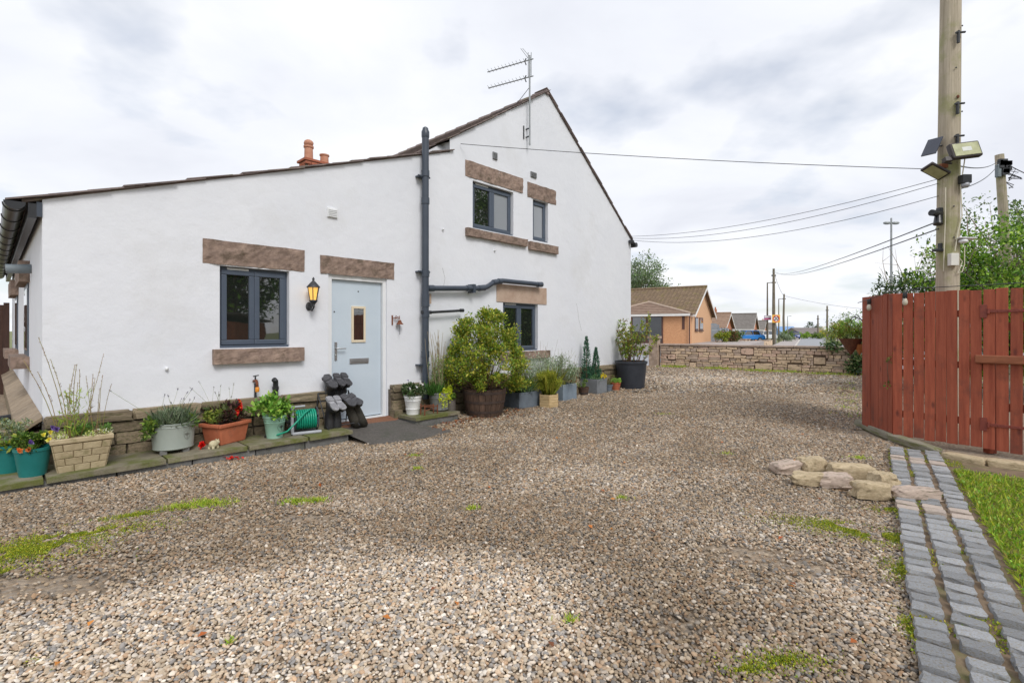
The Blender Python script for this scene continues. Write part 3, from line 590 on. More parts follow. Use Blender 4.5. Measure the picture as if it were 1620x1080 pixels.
MB().box(cu - .56, cu + .56, cv - .33, cv + .33, cz + .98, cz + 1.06).build('chimney_cap', BRICK, cot)
for dx, h, top in ((-.28, .52, 1), (.30, .36, 0)):
    m = MB().lathe([(.15, 0), (.14, h * .85), (.17, h * .88), (.17, h), (.12, h)], 16, (cu + dx, cv, cz + 1.06), cap1=True)
    if top: m.ball((cu + dx, cv, cz + 1.06 + h + .1), .17, .17, .13)
    m.build('chimney_pot', pm('old_chimney_pot', lin(176, 122, 98), lin(196, 146, 122), 7, .9, .3, 30), cot, auto=40)
# lintels and sills
def lintel(u0, u1, z0, z1, mat=STONE_L, seed=1, v=-.014, amp=.013, name='lintel', d=.2): return rough_block(name, u1 - u0, d, z1 - z0, mat, cot, (u0, v, z0), seed, amp, max(8, int((u1 - u0) / .05)), 7)
lintel(1.36, 2.56, 2.195, 2.48, seed=1); lintel(2.78, 3.96, 2.195, 2.445, seed=2); lintel(5.43, 6.95, 4.14, 4.43, seed=3); lintel(7.09, 8.01, 4.10, 4.40, seed=4); lintel(6.21, 7.69, 1.95, 2.29, STONE_P, 5, amp=.003)
for i, (a, b, z0, z1) in enumerate([(1.46, 2.53, 1.0, 1.18), (5.43, 7.03, 3.08, 3.22), (7.11, 8.03, 3.04, 3.20), (6.25, 7.75, .84, .99)]): lintel(a, b, z0, z1, seed=10 + i, v=-.07, amp=.011, name='sill', d=.27)
# windows
def window(u0, u1, z0, z1, n, panes, par=cot, v=.075):
    fw = .045; m = MB()
    for a, b, c, d in ((u0, u1, z0, z0 + fw), (u0, u1, z1 - fw, z1), (u0, u0 + fw, z0 + fw, z1 - fw), (u1 - fw, u1, z0 + fw, z1 - fw)): m.box(a, b, v, v + .07, c, d)
    m.box(u0 - .0, u1 + .0, v - .055, v + .0, z0 - .005, z0 + .028)
    if n == 2: uc = (u0 + u1) / 2; m.box(uc - .03, uc + .03, v + .005, v + .07, z0 + fw, z1 - fw)
    w = m.build('window', ANTH, par, bev=.004)
    MB().box(u0 + (u1 - u0) * (.12 if n == 2 else .25), u0 + (u1 - u0) * (.42 if n == 2 else .75), v - .012, v, z1 - .035, z1 - .012).build('trickle_vent', ANTH if n == 1 else WHITEP, w)
    ws = (u1 - u0 - 2 * fw) / n; sw = .062
    for i in range(n):
        a = u0 + fw + ws * i + (.0 if i == 0 else .012) - .012; b = u0 + fw + ws * (i + 1) + .012 - (.012 if i < n - 1 else 0); c, d = z0 + fw - .01, z1 - fw + .01; m = MB()
        vo = v - .022
        for q in ((a, b, c, c + sw), (a, b, d - sw, d), (a, a + sw, c + sw, d - sw), (b - sw, b, c + sw, d - sw)): m.box(q[0], q[1], vo, vo + .07, q[2], q[3])
        s = m.build('sash', ANTH, w, bev=.009)
        MB().box(a + sw - .004, b - sw + .004, vo + .028, vo + .034, c + sw - .004, d - sw + .004).build('pane', panes[i], w)
    return w
window(*HOLES['w1'], 2, [GLASS, GLASS]); window(*HOLES['uw'], 2, [GLASS, FROST]); window(*HOLES['us'], 1, [FROST]); window(*HOLES['lw'], 2, [GLASS, GLASS])
# door
a, b, z0, z1 = HOLES['door']; m = MB()
for q in ((a, a + .065, z0, z1), (b - .055, b, z0, z1), (a + .065, b - .055, z1 - .06, z1)): m.box(q[0], q[1], .03, .11, q[2], q[3])
door = MB().box(2.972, 3.778, .075, .115, .125, 2.128).build('door', DOORM, cot, bev=.003)
m.build('door_frame', WHITEP, door, bev=.004)
MB().box(2.965, 3.785, .02, .12, .08, .112).build('threshold', WHITEP, door, bev=.004)
g0, gz0 = W(556, 484, .07); g1, gz1 = W(578, 541, .07); m = MB()
for q in ((g0, g1, gz0 - .035, gz0), (g0, g1, gz1, gz1 + .035), (g0, g0 + .032, gz1 + .035, gz0 - .035), (g1 - .032, g1, gz1 + .035, gz0 - .035)): m.box(q[0], q[1], .058, .08, q[2], q[3])
m.build('glazing_frame', CREAM, door, bev=.003)
MB().box(g0 + .03, g1 - .03, .066, .070, gz1 + .033, gz0 - .033).build('door_pane', GLASS, door)
l0, lz = W(553, 567, .07); l1, lz1 = W(583, 574, .07)
MB().box(l0, l1, .062, .077, lz1, lz).build('letter_plate', STEEL, door, bev=.004); MB().box(l0 + .02, l1 - .02, .056, .063, lz1 + .018, lz - .018).build('letter_flap', pm('flap_steel', (.32, .33, .34), (.4, .4, .41), 9, .4, metal=.8), door, bev=.003)
hx, hz = W(531, 551, .07); m = MB().box(hx - .018, hx + .018, .062, .077, hz - .17, hz + .09); m.tube([(hx, .07, hz), (hx, .025, hz), (hx + .02, .015, hz), (hx + .13, .015, hz)], .010, 8); m.ball((hx, .062, hz - .10), .012, .008, .012)
m.build('door_handle', STEEL, door, auto=40)
for px, py in ((567, 461), (529, 493)): q = W(px, py, .07); MB().ball((q[0], .073, q[1]), .011, .006, .011).build('spy_hole', IRON, door)
# vents, cables, small wall fittings
for (p, q, mt, nm) in (((517, 328), (533, 346), WHITEP, 'wall_vent'), ((779, 240), (786, 254), pm('grey_vent', lin(120, 122, 124), lin(132, 134, 136), 5, .6), 'wall_vent'), ((839, 271), (848, 283), MATS['grey_vent'], 'wall_vent')):
    (u0, a1), (u1, a2) = W(*p), W(*q); m = MB().box(u0, u1, -.022, 0, a2, a1); e = m.build(nm, mt, cot, bev=.004); nl = 5; h = (a1 - a2 - .02) / nl
    for i in range(nl): MB().box(u0 + .012, u1 - .012, -.032, -.0225, a2 + .01 + i * h, a2 + .01 + i * h + h * .45).build('vent_slat', mt, e)
for px, py in ((263, 583), (782, 246 + 150), (700, 363)): q = W(px, py); MB().ball((q[0], -.02, q[1]), .018, .025, .022).build('wall_knob', WHITEP, cot, smooth=True)
for pp in (((912, 480), (914, 492), (916, 507), (920, 523)), ((700, 424), (704, 440), (702, 452))):
    MB().tube([(W(*p)[0], -.0005, W(*p)[1]) for p in pp], .0022, 4).build('hairline_crack', pm('crack_shadow', lin(120, 118, 116), lin(140, 138, 136), 9, .9), cot)
# plinth: a projecting cap course and rubble below
pl = MB(); pl.box(.0, 2.885, -.045, .0 - .002, -.12, .50); pl.box(3.86, 11.16, -.045, -.002, -.12, .50); pl = pl.build('plinth', MORTAR, cot)
sm = [stone_mesh('plinth_stone', 200 + i, STONE_G, 2, .06, .2) for i in range(7)]; random.seed(5)
def lay(par, meshes, x0, x1, z0, z1, y, dpt, hmin, hmax, lmin, lmax, name, joint=.012, proud=.018, place=None):
    z = z0; k = 0
    while z < z1 - .02:
        h = min(random.uniform(hmin, hmax), z1 - z); 
        if z1 - z - h < hmin * .6: h = z1 - z
        x = x0 - random.uniform(0, lmin * .6)
        while x < x1:
            l = random.uniform(lmin, lmax); a, b = max(x, x0), min(x + l, x1)
            if b - a > .05:
                o = obj(name, random.choice(meshes), par); c = ((a + b) / 2, y + random.uniform(-proud, proud * .4), z + h / 2)
                o.location = place(c) if place else c; o.scale = (b - a - joint, dpt, h - joint); k += 1
                if random.random() < .5: o.scale.x *= -1
            x += l
        z += h
    return k
print('plinth', lay(pl, sm, 0.0, 2.885, .06, .455, -.05, .10, .10, .19, .16, .42, 'stone') + lay(pl, sm, 3.87, 11.14, .0, .455, -.05, .10, .12, .2, .22, .5, 'stone'))
lay(pl, sm, 0.0, 2.885, .455, .575, -.06, .15, .11, .13, .55, .95, 'cap_stone', proud=.004); lay(pl, sm, 3.87, 11.14, .455, .575, -.06, .15, .11, .13, .55, .95, 'cap_stone', proud=.004)
# battered slabs down the side wall
for i in range(18):
    v0 = -.05 + i * .49; m = MB(); a = .008
    m.hexa([(0, v0 + a, .53), (-.17, v0 + a, .41), (-.17, v0 + .49 - a, .41), (0, v0 + .49 - a, .53)], [(0, v0 + a, .58), (-.18, v0 + a, .45), (-.18, v0 + .49 - a, .45), (0, v0 + .49 - a, .58)])
    m.build('batter_slab', pm('batter_slab', lin(122, 108, 90), lin(150, 134, 114), 7, .9, .6, 30, rv=.2), cot, bev=.008)
MB().box(-.14, -.001, -.04, 8.8, -.1, .42).build('batter_base', STONE_G, cot)
# side-wall windows with their stones
for v0, v1 in ((2.3, 3.25), (5.7, 6.7)):
    rough_block('lintel', .12, v1 - v0 + .4, .26, STONE_L, cot, (-.10, v0 - .2, 2.02), int(v0 * 3), .01, 4, 4); rough_block('sill', .2, v1 - v0 + .3, .15, STONE_L, cot, (-.17, v0 - .15, .92), int(v0 * 7), .01, 4, 4)
    w = MB().box(-.012, .05, v0, v1, 1.06, 2.03).build('window', ANTH, cot, bev=.004); MB().box(-.018, -.012, v0 + .08, v1 - .08, 1.14, 1.95).build('pane', GLASS, w)
GREYP = pm('grey_vent_pipe', lin(112, 122, 128), lin(128, 138, 144), 5, .5)
MB().tube([(0, 1.75, 2.15), (-.22, 1.75, 2.13)], .055, 14).build('vent_pipe', GREYP, cot, auto=40)
# gutter along the low eave
m = MB(); n = 12; L0, L1 = -.06, DEPTH_X; gu, gzz = -.19, 2.61
for rad, flip in ((.075, False), (.068, True)):
    vs = [(gu + rad * math.cos(math.pi + math.pi * j / n), y, gzz + rad * math.sin(math.pi + math.pi * j / n)) for y in (L0, L1) for j in range(n + 1)]
    m.add(vs, [(j, j + 1, n + 2 + j, n + 1 + j) for j in range(n)])
m.add([(gu + .075 * math.cos(math.pi + math.pi * j / n), L0, gzz + .075 * math.sin(math.pi + math.pi * j / n)) for j in range(n + 1)], [tuple(range(n + 1))])
gut = m.build('gutter', BLACKP, cot, auto=50)
for k in range(13):
    m = MB(); y = .05 + k * .68
    for yy in (y,): m.add([(gu + r_ * math.cos(math.pi + math.pi * j / n), yy + w_, gzz + r_ * math.sin(math.pi + math.pi * j / n)) for r_, w_ in ((.075, 0), (.083, 0), (.083, .05), (.075, .05)) for j in range(n + 1)], [(c * (n + 1) + j, c * (n + 1) + j + 1, (c + 1) * (n + 1) + j + 1, (c + 1) * (n + 1) + j) for c in range(3) for j in range(n)])
    m.build('gutter_bracket', BLACKP, gut, auto=50)
MB().box(-.10, -.04, -.012, DEPTH_X, 2.48, 2.62).build('fascia', BLACKP, cot)
MB().box(-.04, .0, -.012, .03, 2.50, 2.64).build('fascia_end', SLATEP, cot)
m = MB(); g2, z2 = U_E + .16, Z_E - .14; m.tube([(g2, -.08, z2), (g2, DEPTH_M, z2)], .06, 10); m.build('gutter', BLACKP, cot, auto=50)

# ------------------------------------------------------------------ things fixed to the cottage
def on(u, v, z): return H(u, v, z)
# soil pipe with its branches
sp = thing('soil_pipe', 'tall black grey soil pipe with side branches on the white wall', 'pipe', H(*W(673, 600, -.11)[:1], -.11, 0), A0)
pu = W(673, 600, -.11)[0]; ptop = W(673, 207, -.11)[1]
MB().tube([(0, 0, .30), (0, 0, ptop)], .056, 20).build('pipe', SLATEP, sp, auto=40)
m = MB().lathe([(.057, 0), (.064, .02), (.064, .1), (.05, .13), (.045, .16), (.02, .18)], 16, (0, 0, ptop - .12), cap0=False, cap1=True); m.build('vent_cap', SLATEP, sp, auto=40)
for py in (318, 433, 470, 480, 497, 560, 275): MB().tube([(0, 0, W(673, py, -.11)[1] - .05), (0, 0, W(673, py, -.11)[1] + .05)], .066, 18).build('collar', SLATEP, sp, auto=40)
for py in (280, 430, 577): z = W(673, py, -.11)[1]; m = MB().box(-.12, .09, -.01, .11, z - .012, z + .012); m.tube([(-.10, 0, z), (-.14, 0, z)], .014, 8); m.build('bracket', SLATEP, sp)
def rel(px, py): q = W(px, py, -.11); return (q[0] - pu, 0, q[1])
pts = [rel(676, 456), rel(755, 456), rel(770, 454), rel(782, 446), rel(794, 444), rel(856, 450)]; br = MB().tube(pts, .045, 16).build('branch_pipe', SLATEP, sp, auto=50)
for a, b in ((rel(677, 456), rel(686, 456)), (rel(738, 456), rel(744, 456)), (rel(757, 456), rel(767, 455)), (rel(780, 447), rel(785, 446)), (rel(788, 445), rel(793, 445)), (rel(850, 450), rel(857, 450))): MB().tube([a, b], .054, 16).build('pipe_joint', SLATEP, br, auto=40)
q = rel(748, 456); MB().box(q[0] - .03, q[0] + .03, -.05, .1, q[2] - .08, q[2] + .07).build('clip', SLATEP, br)
b2 = MB().tube([rel(680, 494), rel(733, 491)], .022, 12).build('waste_pipe', BLACKP, sp, auto=40)
for a, b in ((rel(667, 494), rel(682, 494)), (rel(728, 491), rel(733, 491))): MB().tube([a, b], .030, 12).build('pipe_joint', BLACKP, b2, auto=40)
q = rel(682, 472); MB().box(q[0] - .05, q[0] + .05, .06, .105, q[2] - .08, q[2] + .08).build('wall_plate', STONE_P, sp)
# wall lantern (lit)
lu, lz = W(499, 445, -.2); lz2 = W(499, 490, -.16)[1]
lan = thing('wall_lantern', 'black cast lantern with lit amber glass left of the door', 'lamp', H(lu, 0, 0), A0)
LAMP_Z = (lz + lz2) / 2
def hexring(r, z, c=(0, -.14)): return [(c[0] + r * math.cos(R(60 * i)), c[1] + r * math.sin(R(60 * i)), z) for i in range(6)]
zt, zb = lz - .08, lz2 + .13
amber = bpy.data.materials.new('amber_glass'); amber.use_nodes = True; bb = amber.node_tree.nodes['Principled BSDF']; bb.inputs['Base Color'].default_value = (.75, .42, .08, 1); bb.inputs['Roughness'].default_value = .15
tn = amber.node_tree.nodes.new('ShaderNodeTexNoise'); tn.inputs['Scale'].default_value = 14; tr_ = amber.node_tree.nodes.new('ShaderNodeValToRGB'); tr_.color_ramp.elements[0].color = (.75, .30, .03, 1); tr_.color_ramp.elements[1].color = (1, .68, .22, 1)
amber.node_tree.links.new(tn.outputs[0], tr_.inputs[0]); amber.node_tree.links.new(tr_.outputs[0], bb.inputs['Emission Color']); bb.inputs['Emission Strength'].default_value = .6
m = MB(); top, bot = hexring(.075, zt), hexring(.045, zb)
for i in range(6): MB().hexa([bot[i], bot[(i + 1) % 6], top[(i + 1) % 6], top[i]], [tuple(Vector(q) * .0 + Vector((q[0] * .97, -.14 + (q[1] + .14) * .97, q[2]))) for q in (bot[i], bot[(i + 1) % 6], top[(i + 1) % 6], top[i])]).build('pane', amber, lan)
for i in range(6): m.tube([bot[i], top[i]], .006, 6)
m.build('frame', IRON, lan)
MB().lathe([(.085, 0), (.085, .012), (.07, .03), (.035, .07), (.018, .085), (.012, .10), (.018, .115), (.006, .14)], 12, (0, -.14, zt), cap1=True).build('cap', IRON, lan, auto=40)
MB().lathe([(.05, .0), (.055, -.012), (.04, -.03), (.02, -.06), (.012, -.09), (.004, -.11)], 12, (0, -.14, zb), cap1=True).build('base', IRON, lan, auto=40)
m = MB().tube([(0, -.14, zb - .03), (0, -.16, zb - .09), (0, -.10, zb - .14), (0, -.03, zb - .10), (0, -.005, zb - .08)], .012, 8); m.ball((0, -.008, zb - .08), .045, .012, .06); m.build('bracket', IRON, lan, smooth=True)
# bell with scrolled bracket
bu, bz = W(632, 512, -.06)
bel = thing('door_bell', 'small rusty hanging bell on a scrolled bracket right of the door', 'bell', H(bu, 0, 0), A0)
m = MB().box(-.105, -.085, -.012, 0, bz - .02, bz + .13); m.tube([(-.095, -.01, bz + .09), (-.05, -.05, bz + .085), (.01, -.06, bz + .075)], .006, 6); m.build('bracket', RUST, bel)
m = MB()
for k, (x, z) in enumerate(((-.07, .09), (-.045, .105), (-.02, .095), (.0, .10))): m.tube([(x + .012 * math.cos(a), -.045, bz + z + .013 * math.sin(a)) for a in np.linspace(0, 6.28, 9)], .004, 5); 
m.tube([(-.055, -.045, bz + .09), (-.055, -.045, bz + .13)], .004, 5); m.tube([(.013, -.045, bz + .08), (.013, -.045, bz + .125)], .004, 5); m.build('scroll', RUST, bel)
MB().lathe([(.058, 0), (.05, .012), (.032, .03), (.026, .055), (.016, .068), (.004, .07)], 14, (.005, -.06, bz - .01), cap0=False).build('bell', RUST, bel, auto=50)
MB().tube([(.005, -.06, bz + .04), (.005, -.06, bz - .17)], .004, 6).build('pull_cord', IRON, bel)
# aerial
au = W(838, 150, -.1)[0]; az0 = W(838, 230, -.1)[1]; az1 = W(838, 88, -.1)[1]
aer = thing('tv_aerial', 'television aerial with two pointing arms on a thin mast at the gable', 'aerial', H(au, -.1, 0), 0)
MB().tube([(0, 0, az0), (0, 0, az1)], .018, 8).build('mast', GALV, aer)
m = MB(); w = Vector((d2[0], d2[1], 0)) * .1; z = W(838, 210, -.1)[1]; m.tube([(0, 0, z + .09), tuple(w + Vector((0, 0, z + .09)))], .014, 6); m.tube([(0, 0, z - .07), tuple(w + Vector((0, 0, z - .07)))], .014, 6); m.tube([tuple(w + Vector((-.05, -.05, z - .12))), tuple(w + Vector((-.05, -.05, z + .14)))], .02, 6); m.build('bracket', IRON, aer)
bd = Vector((-.82, .44, 0)).normalized(); sdn = Vector((-bd.y, bd.x, 0))
for kz, L in ((W(838, 95, -.1)[1], .98), (W(838, 122, -.1)[1], .96)):
    m = MB(); b0 = Vector((0, 0, kz)) - bd * .08
    m.tube([b0, b0 + bd * (L + .08)], .011, 6)
    bo = m.build('boom', GALV, aer)
    for k in range(11): q = Vector((0, 0, kz)) + bd * (.12 + k * .083); MB().tube([q + Vector((0, 0, .0)) - sdn * .055, q + sdn * .055 + Vector((0, 0, .03))], .004, 5).build('director', GALV, bo)
    q = Vector((0, 0, kz)) + bd * .08; MB().tube([q + Vector((.0, 0, .05)), q + bd * .03, q - Vector((0, 0, .08))], .012, 6).build('dipole', IRON, bo)
m = MB()
for k in (-1, 1): m.tube([(.03 * k, 0, az1 - .42), (.03 * k, 0, az1 + .06)], .007, 5); m.tube([(.03 * k, .02, az1 - .05), (-.16 + .02 * k, .0, az1 + .14)], .005, 5)
m.build('reflector', GALV, aer)
MB().tube([(0, 0, W(838, 138, -.1)[1]), (-.25, .1, W(838, 160, -.1)[1]), tuple(H(6.4, .2, zml(6.4) + .05) - H(au, -.1, 0))], .006, 5).build('cable', IRON, aer)
# security sensor at the right eave
ss = thing('corner_sensor', 'tiny dark sensor under the right eave of the gable', 'sensor', H(11.1, -.06, W(995, 376)[1] - .12), A0); m = MB().box(-.06, .06, -.05, .05, -.03, .05); m.build('body', IRON, ss, bev=.008); MB().ball((0, -.06, -.02), .03, .03, .03).build('lens', BLACKP, ss, smooth=True)

# ================================================================== LEDGES, STEP, RAMP AT THE WALL
led = thing('paved_ledge', 'low mossy flagstone ledge with concrete kerb along the cottage wall left of the door', 'ledge', H(0, 0, 0), A0)
random.seed(21)
for a, b in ((-1.6, -.62), (-.60, -.03), (-.01, .86), (.88, 1.62), (1.64, 2.30), (2.32, 2.88)):
    rough_block('flagstone', b - a, .70 if a >= 0 else 1.3, .045, FLAG, led, (a, -.69 + random.uniform(-.015, .015), .066 + random.uniform(-.003, .003)), int(a * 10) + 30, .004, 10, 2)
u = -1.6
while u < 2.84: l = min(random.uniform(.55, .85), 2.86 - u); MB().box(u, u + l - .012, -.655, -.55, -.2, .066).build('kerb_block', KERB, led, bev=.006); u += l
MB().box(-1.6, 2.84, -.55, -.07, -.2, .062).build('ledge_fill', MORTAR, led)
MB().box(2.76, 2.845, -.545, -.06, -.2, .064).build('kerb_return', KERB, led, bev=.005)
st = thing('stone_step', 'small stone platform carrying buckets right of the door', 'step', H(3.9, 0, 0), A0)
rough_block('flagstone', .84, .60, .045, FLAG, st, (0, -.66, .085), 77, .005, 12, 2); MB().box(.02, .82, -.635, -.08, -.2, .084).build('kerb_block', KERB, st, bev=.006)
rough_block('stone', .14, .14, .22, STONE_G, st, (-.05, -.20, -.03), 78, .008, 5, 5)
# tarmac ramp up to the door
m = MB(); pts = []
for j in range(9):
    t = j / 8
    for i in range(11):
        u = 2.88 + (3.88 - 2.88) * i / 10 + (.25 * t * t * (i / 10)); v = -.02 - 1.12 * t - .16 * t * math.sin(i / 10 * 3.14) - .10 * t * (i / 10)
        q = H(u, v); pts.append((q.x, q.y, .085 * (1 - t) ** 1.0 + t * (gz(q.x, q.y) + .006) + .004))
m.add(pts, [(j * 11 + i, (j + 1) * 11 + i, (j + 1) * 11 + i + 1, j * 11 + i + 1) for j in range(8) for i in range(10)])
o = m.build('tarmac_ramp', TARMAC, smooth=True); structure(o)
COIR = pm('coir_mat', lin(122, 82, 60), lin(150, 104, 78), 60, .98, 1.0, 220, c3=lin(104, 74, 58), c3s=8, c3t=.6)
m = MB(); m.slab([(2.93, -.02), (3.90, -.02), (3.92, -.16)] + [(3.42 + .5 * math.cos(a), -.16 - .2 * math.sin(a)) for a in np.linspace(0.1, 3.04, 12)] + [(2.92, -.16)], 0, .014)
o = m.build('door_mat', COIR, bev=.004); o.location = H(0, 0, .086); o.rotation_euler = (R(0), 0, A0); tag(o, 'brown half round coir mat at the blue door', 'door mat')
for v in o.data.vertices: v.co.z += -.055 * min(1, -v.co.y / .4) + .004

# ================================================================== POTS AND PLANTS
def soil(r, z, t, sx=1, sy=1, mat=SOIL): return MB().lathe([(.001, .012), (r * .6, .008), (r, 0)], 18, (0, 0, z), sx, sy, cap0=False).build('soil', mat, t, smooth=True)
def roundpot(t, rb, rt, h, mat, rim=.012, wall=.012, n=28, name='pot', rings=(), sx=1, sy=1, lip=.03):
    pr = [(rb, 0)]
    for f in rings: r = rb + (rt - rb) * f; pr += [(r, h * f - .006), (r + .005, h * f), (r, h * f + .006)]
    pr += [(rt, h - lip), (rt + rim, h - lip + .004), (rt + rim, h), (rt - wall, h), (rt - wall - .004, h - .06)]
    MB().lathe(pr, n, sx=sx, sy=sy).build(name, mat, t, auto=35); return soil(rt - wall - .003, h - .045, t, sx, sy)
def pot_at(name, label, u, v, z, rz=0, cat='potted plant', group='potted plants along the cottage wall'):
    q = H(u, v, z); return thing(name, label, cat, q, A0 + rz, group)
def tuft(lm, n, r, z, h, wd, cols, lean=.4, droop=.15, c=(0, 0)):
    a = rng.random(n) * 6.283; q = r * np.sqrt(rng.random(n)); lm.blades(np.stack([c[0] + q * np.cos(a), c[1] + q * np.sin(a), np.full(n, z)], 1), h, wd, cols, lean, droop=droop)
def spikes(t, n, r, z, h, hj, cols, mat=STEMG, lean=.25, head=.05, hr=.012, c=(0, 0), heads=30, name='flower_spikes', rs=.003):
    mb = MB(); lm = LM(); tips = []
    for i in range(n):
        a = random.uniform(0, 6.28); q = r * math.sqrt(random.random()); b = Vector((c[0] + q * math.cos(a), c[1] + q * math.sin(a), z)); l = h * random.uniform(1 - hj, 1 + hj)
        e = b + Vector((random.gauss(0, lean) * l + math.cos(a) * lean * l * .5, random.gauss(0, lean) * l + math.sin(a) * lean * l * .5, l)); pts = stem(mb, b, e, rs, rs * .5, .08, 4, 5); tips.append(e)
        if heads:
            d = (pts[-1] - pts[-2]).normalized(); k = rng.random((heads, 1)); p = np.array(e)[None, :] - np.array(d)[None, :] * k * head; lm.add(p, rdir(heads) + np.array(d) * .8, rdir(heads), hr * (.6 + .6 * rng.random(heads)), hr * .6, pal(cols, heads))
    mb.build('stems', mat, t, smooth=True)
    if heads: lm.build(name, t)
    return tips
def bloom(lm, c, r, cols, n=40, up=(0, 0, 1), ratio=.55):
    up = Vector(up).normalized(); k = rng.random(n); a = rng.random(n) * 6.283; q = up.to_track_quat('Z', 'Y').to_matrix()
    D = np.array([list(q @ Vector((math.cos(x) * (1 - y * .7), math.sin(x) * (1 - y * .7), .15 + y))) for x, y in zip(a, k)]); lm.add(np.repeat(np.array([list(c)]), n, 0), D, np.repeat(np.array([list(up)]), n, 0), r * (1 - k * .35), r * ratio, pal(cols, n, .1))
def leafy(t, r, z, h, n, size, cols, clumps=14, ratio=.6, c=(0, 0), rc=.3, name='foliage', sx=1, sy=1, stemm=STEMG, up=.5, nst=None, sr=.003, shell=.6):
    cs = []; mb = MB()
    for i in range(clumps):
        a = random.uniform(0, 6.28); q = math.sqrt(random.random()); zz = z + h * random.uniform(.25, 1) * (1 - .35 * q); p = (c[0] + r * q * math.cos(a) * sx, c[1] + r * q * math.sin(a) * sy, zz); cs.append(p)
        stem(mb, (c[0] + p[0] * .25 - c[0] * .25, c[1] + (p[1] - c[1]) * .25, z - .01), p, sr, sr * .5, .15, 4, 4)
    mb.build('stems', stemm, t, smooth=True)
    LM().cloud(cs, np.array([r * rc * random.uniform(.7, 1.3) for _ in cs]), n, size, cols, ratio, up=up, shell=shell).build(name, t); return cs
TEAL = pm('teal_plastic', lin(26, 108, 106), lin(34, 120, 118), 6, .35, .05, 60, c3=lin(60, 120, 116), c3s=5, c3t=.68)
PURP = [lin(110, 84, 150), lin(140, 120, 180), lin(88, 66, 120)]; YEL = [lin(226, 196, 60), lin(236, 210, 110)]
# two teal pots
random.seed(31)
t = pot_at('teal_pot', 'teal plastic pot at the left edge with grey green herbs', -.225, -.13, .11); roundpot(t, .098, .122, .25, TEAL, .006)
leafy(t, .16, .22, .30, 1500, .03, GREYGRN + [lin(150, 150, 90)], 18, .35); lm = LM(); lm.cloud([(.02, -.13, .26), (-.1, -.08, .26)], .07, 160, .035, YELGRN, .7); lm.build('trailing_leaves', t)
t = pot_at('teal_pot', 'front teal plastic pot with yellow and purple violas', -.085, -.44, .11); roundpot(t, .092, .124, .25, TEAL, .006)
leafy(t, .12, .21, .20, 900, .032, GREENS + [lin(70, 100, 30)], 12, .6); lm = LM()
for q, c in (((.06, -.09, .36), YEL), ((.11, -.03, .37), YEL), ((.10, -.10, .31), YEL), ((.13, .02, .40), PURP), ((.15, -.04, .39), PURP), ((-.02, -.1, .31), PURP), ((-.09, -.11, .25), [lin(200, 120, 60)]), ((-.03, -.13, .25), [lin(196, 116, 64)])): bloom(lm, q, .032, c, 16, (0.2, -1, .4), .8)
lm.build('flowers', t)
# cast planter with brick relief
CAST = pm('buff_cast_stone', lin(164, 148, 116), lin(188, 172, 140), 14, .9, .6, 70, rv=.07, c3=lin(132, 124, 88), c3s=6, c3t=.64)
CASTD = pm('buff_cast_joint', lin(128, 112, 84), lin(146, 130, 100), 14, .9, .5, 70)
t = pot_at('brick_planter', 'buff cast stone planter moulded like brickwork with tall dry stems', .24, -.42, .11)
def frus(wb, db, wt, dt, h): return [(-wb / 2, -db / 2, 0), (wb / 2, -db / 2, 0), (wb / 2, db / 2, 0), (-wb / 2, db / 2, 0)], [(-wt / 2, -dt / 2, h), (wt / 2, -dt / 2, h), (wt / 2, dt / 2, h), (-wt / 2, dt / 2, h)]
lo, hi = frus(.33, .26, .43, .36, .30); MB().hexa(lo, hi).build('body', CASTD, t)
def bricks_on(q, rows, cols, off, mat, par, name='brick', jw=.006):
    q = [Vector(x) for x in q]; nrm = (q[1] - q[0]).cross(q[3] - q[0]).normalized()
    pt = lambda s, k: (q[0] * (1 - s) + q[1] * s) * (1 - k) + (q[3] * (1 - s) + q[2] * s) * k
    Lw = (q[1] - q[0]).length; Lh = (q[3] - q[0]).length; ju, jv = jw / Lw, jw / Lh
    for r_ in range(rows):
        xs = [0] + [((i + (.5 if r_ % 2 else 1.0)) / cols) for i in range(cols + 1)]; xs = [x for x in xs if x < .97] + [1.0]
        for a, b in zip(xs, xs[1:]):
            k0, k1 = r_ / rows + jv / 2, (r_ + 1) / rows - jv / 2; a2, b2 = a + ju / 2, b - ju / 2
            base = [pt(a2, k0), pt(b2, k0), pt(b2, k1), pt(a2, k1)]; MB().hexa([x - nrm * .004 for x in base], [x + nrm * off for x in base]).build(name, mat, par, bev=.003)
k = .87; L_ = lambda a, b: tuple(Vector(a).lerp(Vector(b), k)); up_ = [L_(a, b) for a, b in zip(lo, hi)]
bricks_on([lo[0], lo[1], up_[1], up_[0]], 4, 2.6 and 3, .007, CAST, t); bricks_on([lo[3], lo[0], up_[0], up_[3]], 4, 2, .007, CAST, t); bricks_on([lo[1], lo[2], up_[2], up_[1]], 4, 2, .007, CAST, t)
m = MB(); 
for a, b, c, d in ((-.225, .225, -.19, -.155), (-.225, .225, .155, .19), (-.225, -.19, -.155, .155), (.19, .225, -.155, .155)): m.box(a, b, c, d, .268, .312)
m.build('rim', CAST, t, bev=.008); MB().box(-.19, .19, -.155, .155, .27, .288).build('soil', SOIL, t)
leafy(t, .13, .29, .12, 1100, .022, [lin(92, 128, 60), lin(112, 146, 76), lin(80, 116, 50)], 14, .4, c=(.06, 0), sx=1.2)
lm = LM(); lm.cloud([(-.14, -.1, .31), (-.18, -.03, .32), (.16, -.11, .31), (.19, -.02, .31), (.05, -.15, .30)], .05, 420, .017, [lin(214, 214, 180), lin(196, 200, 130), lin(150, 166, 84)], .7, up=.8); stuff(lm.build('white_flowers', t))
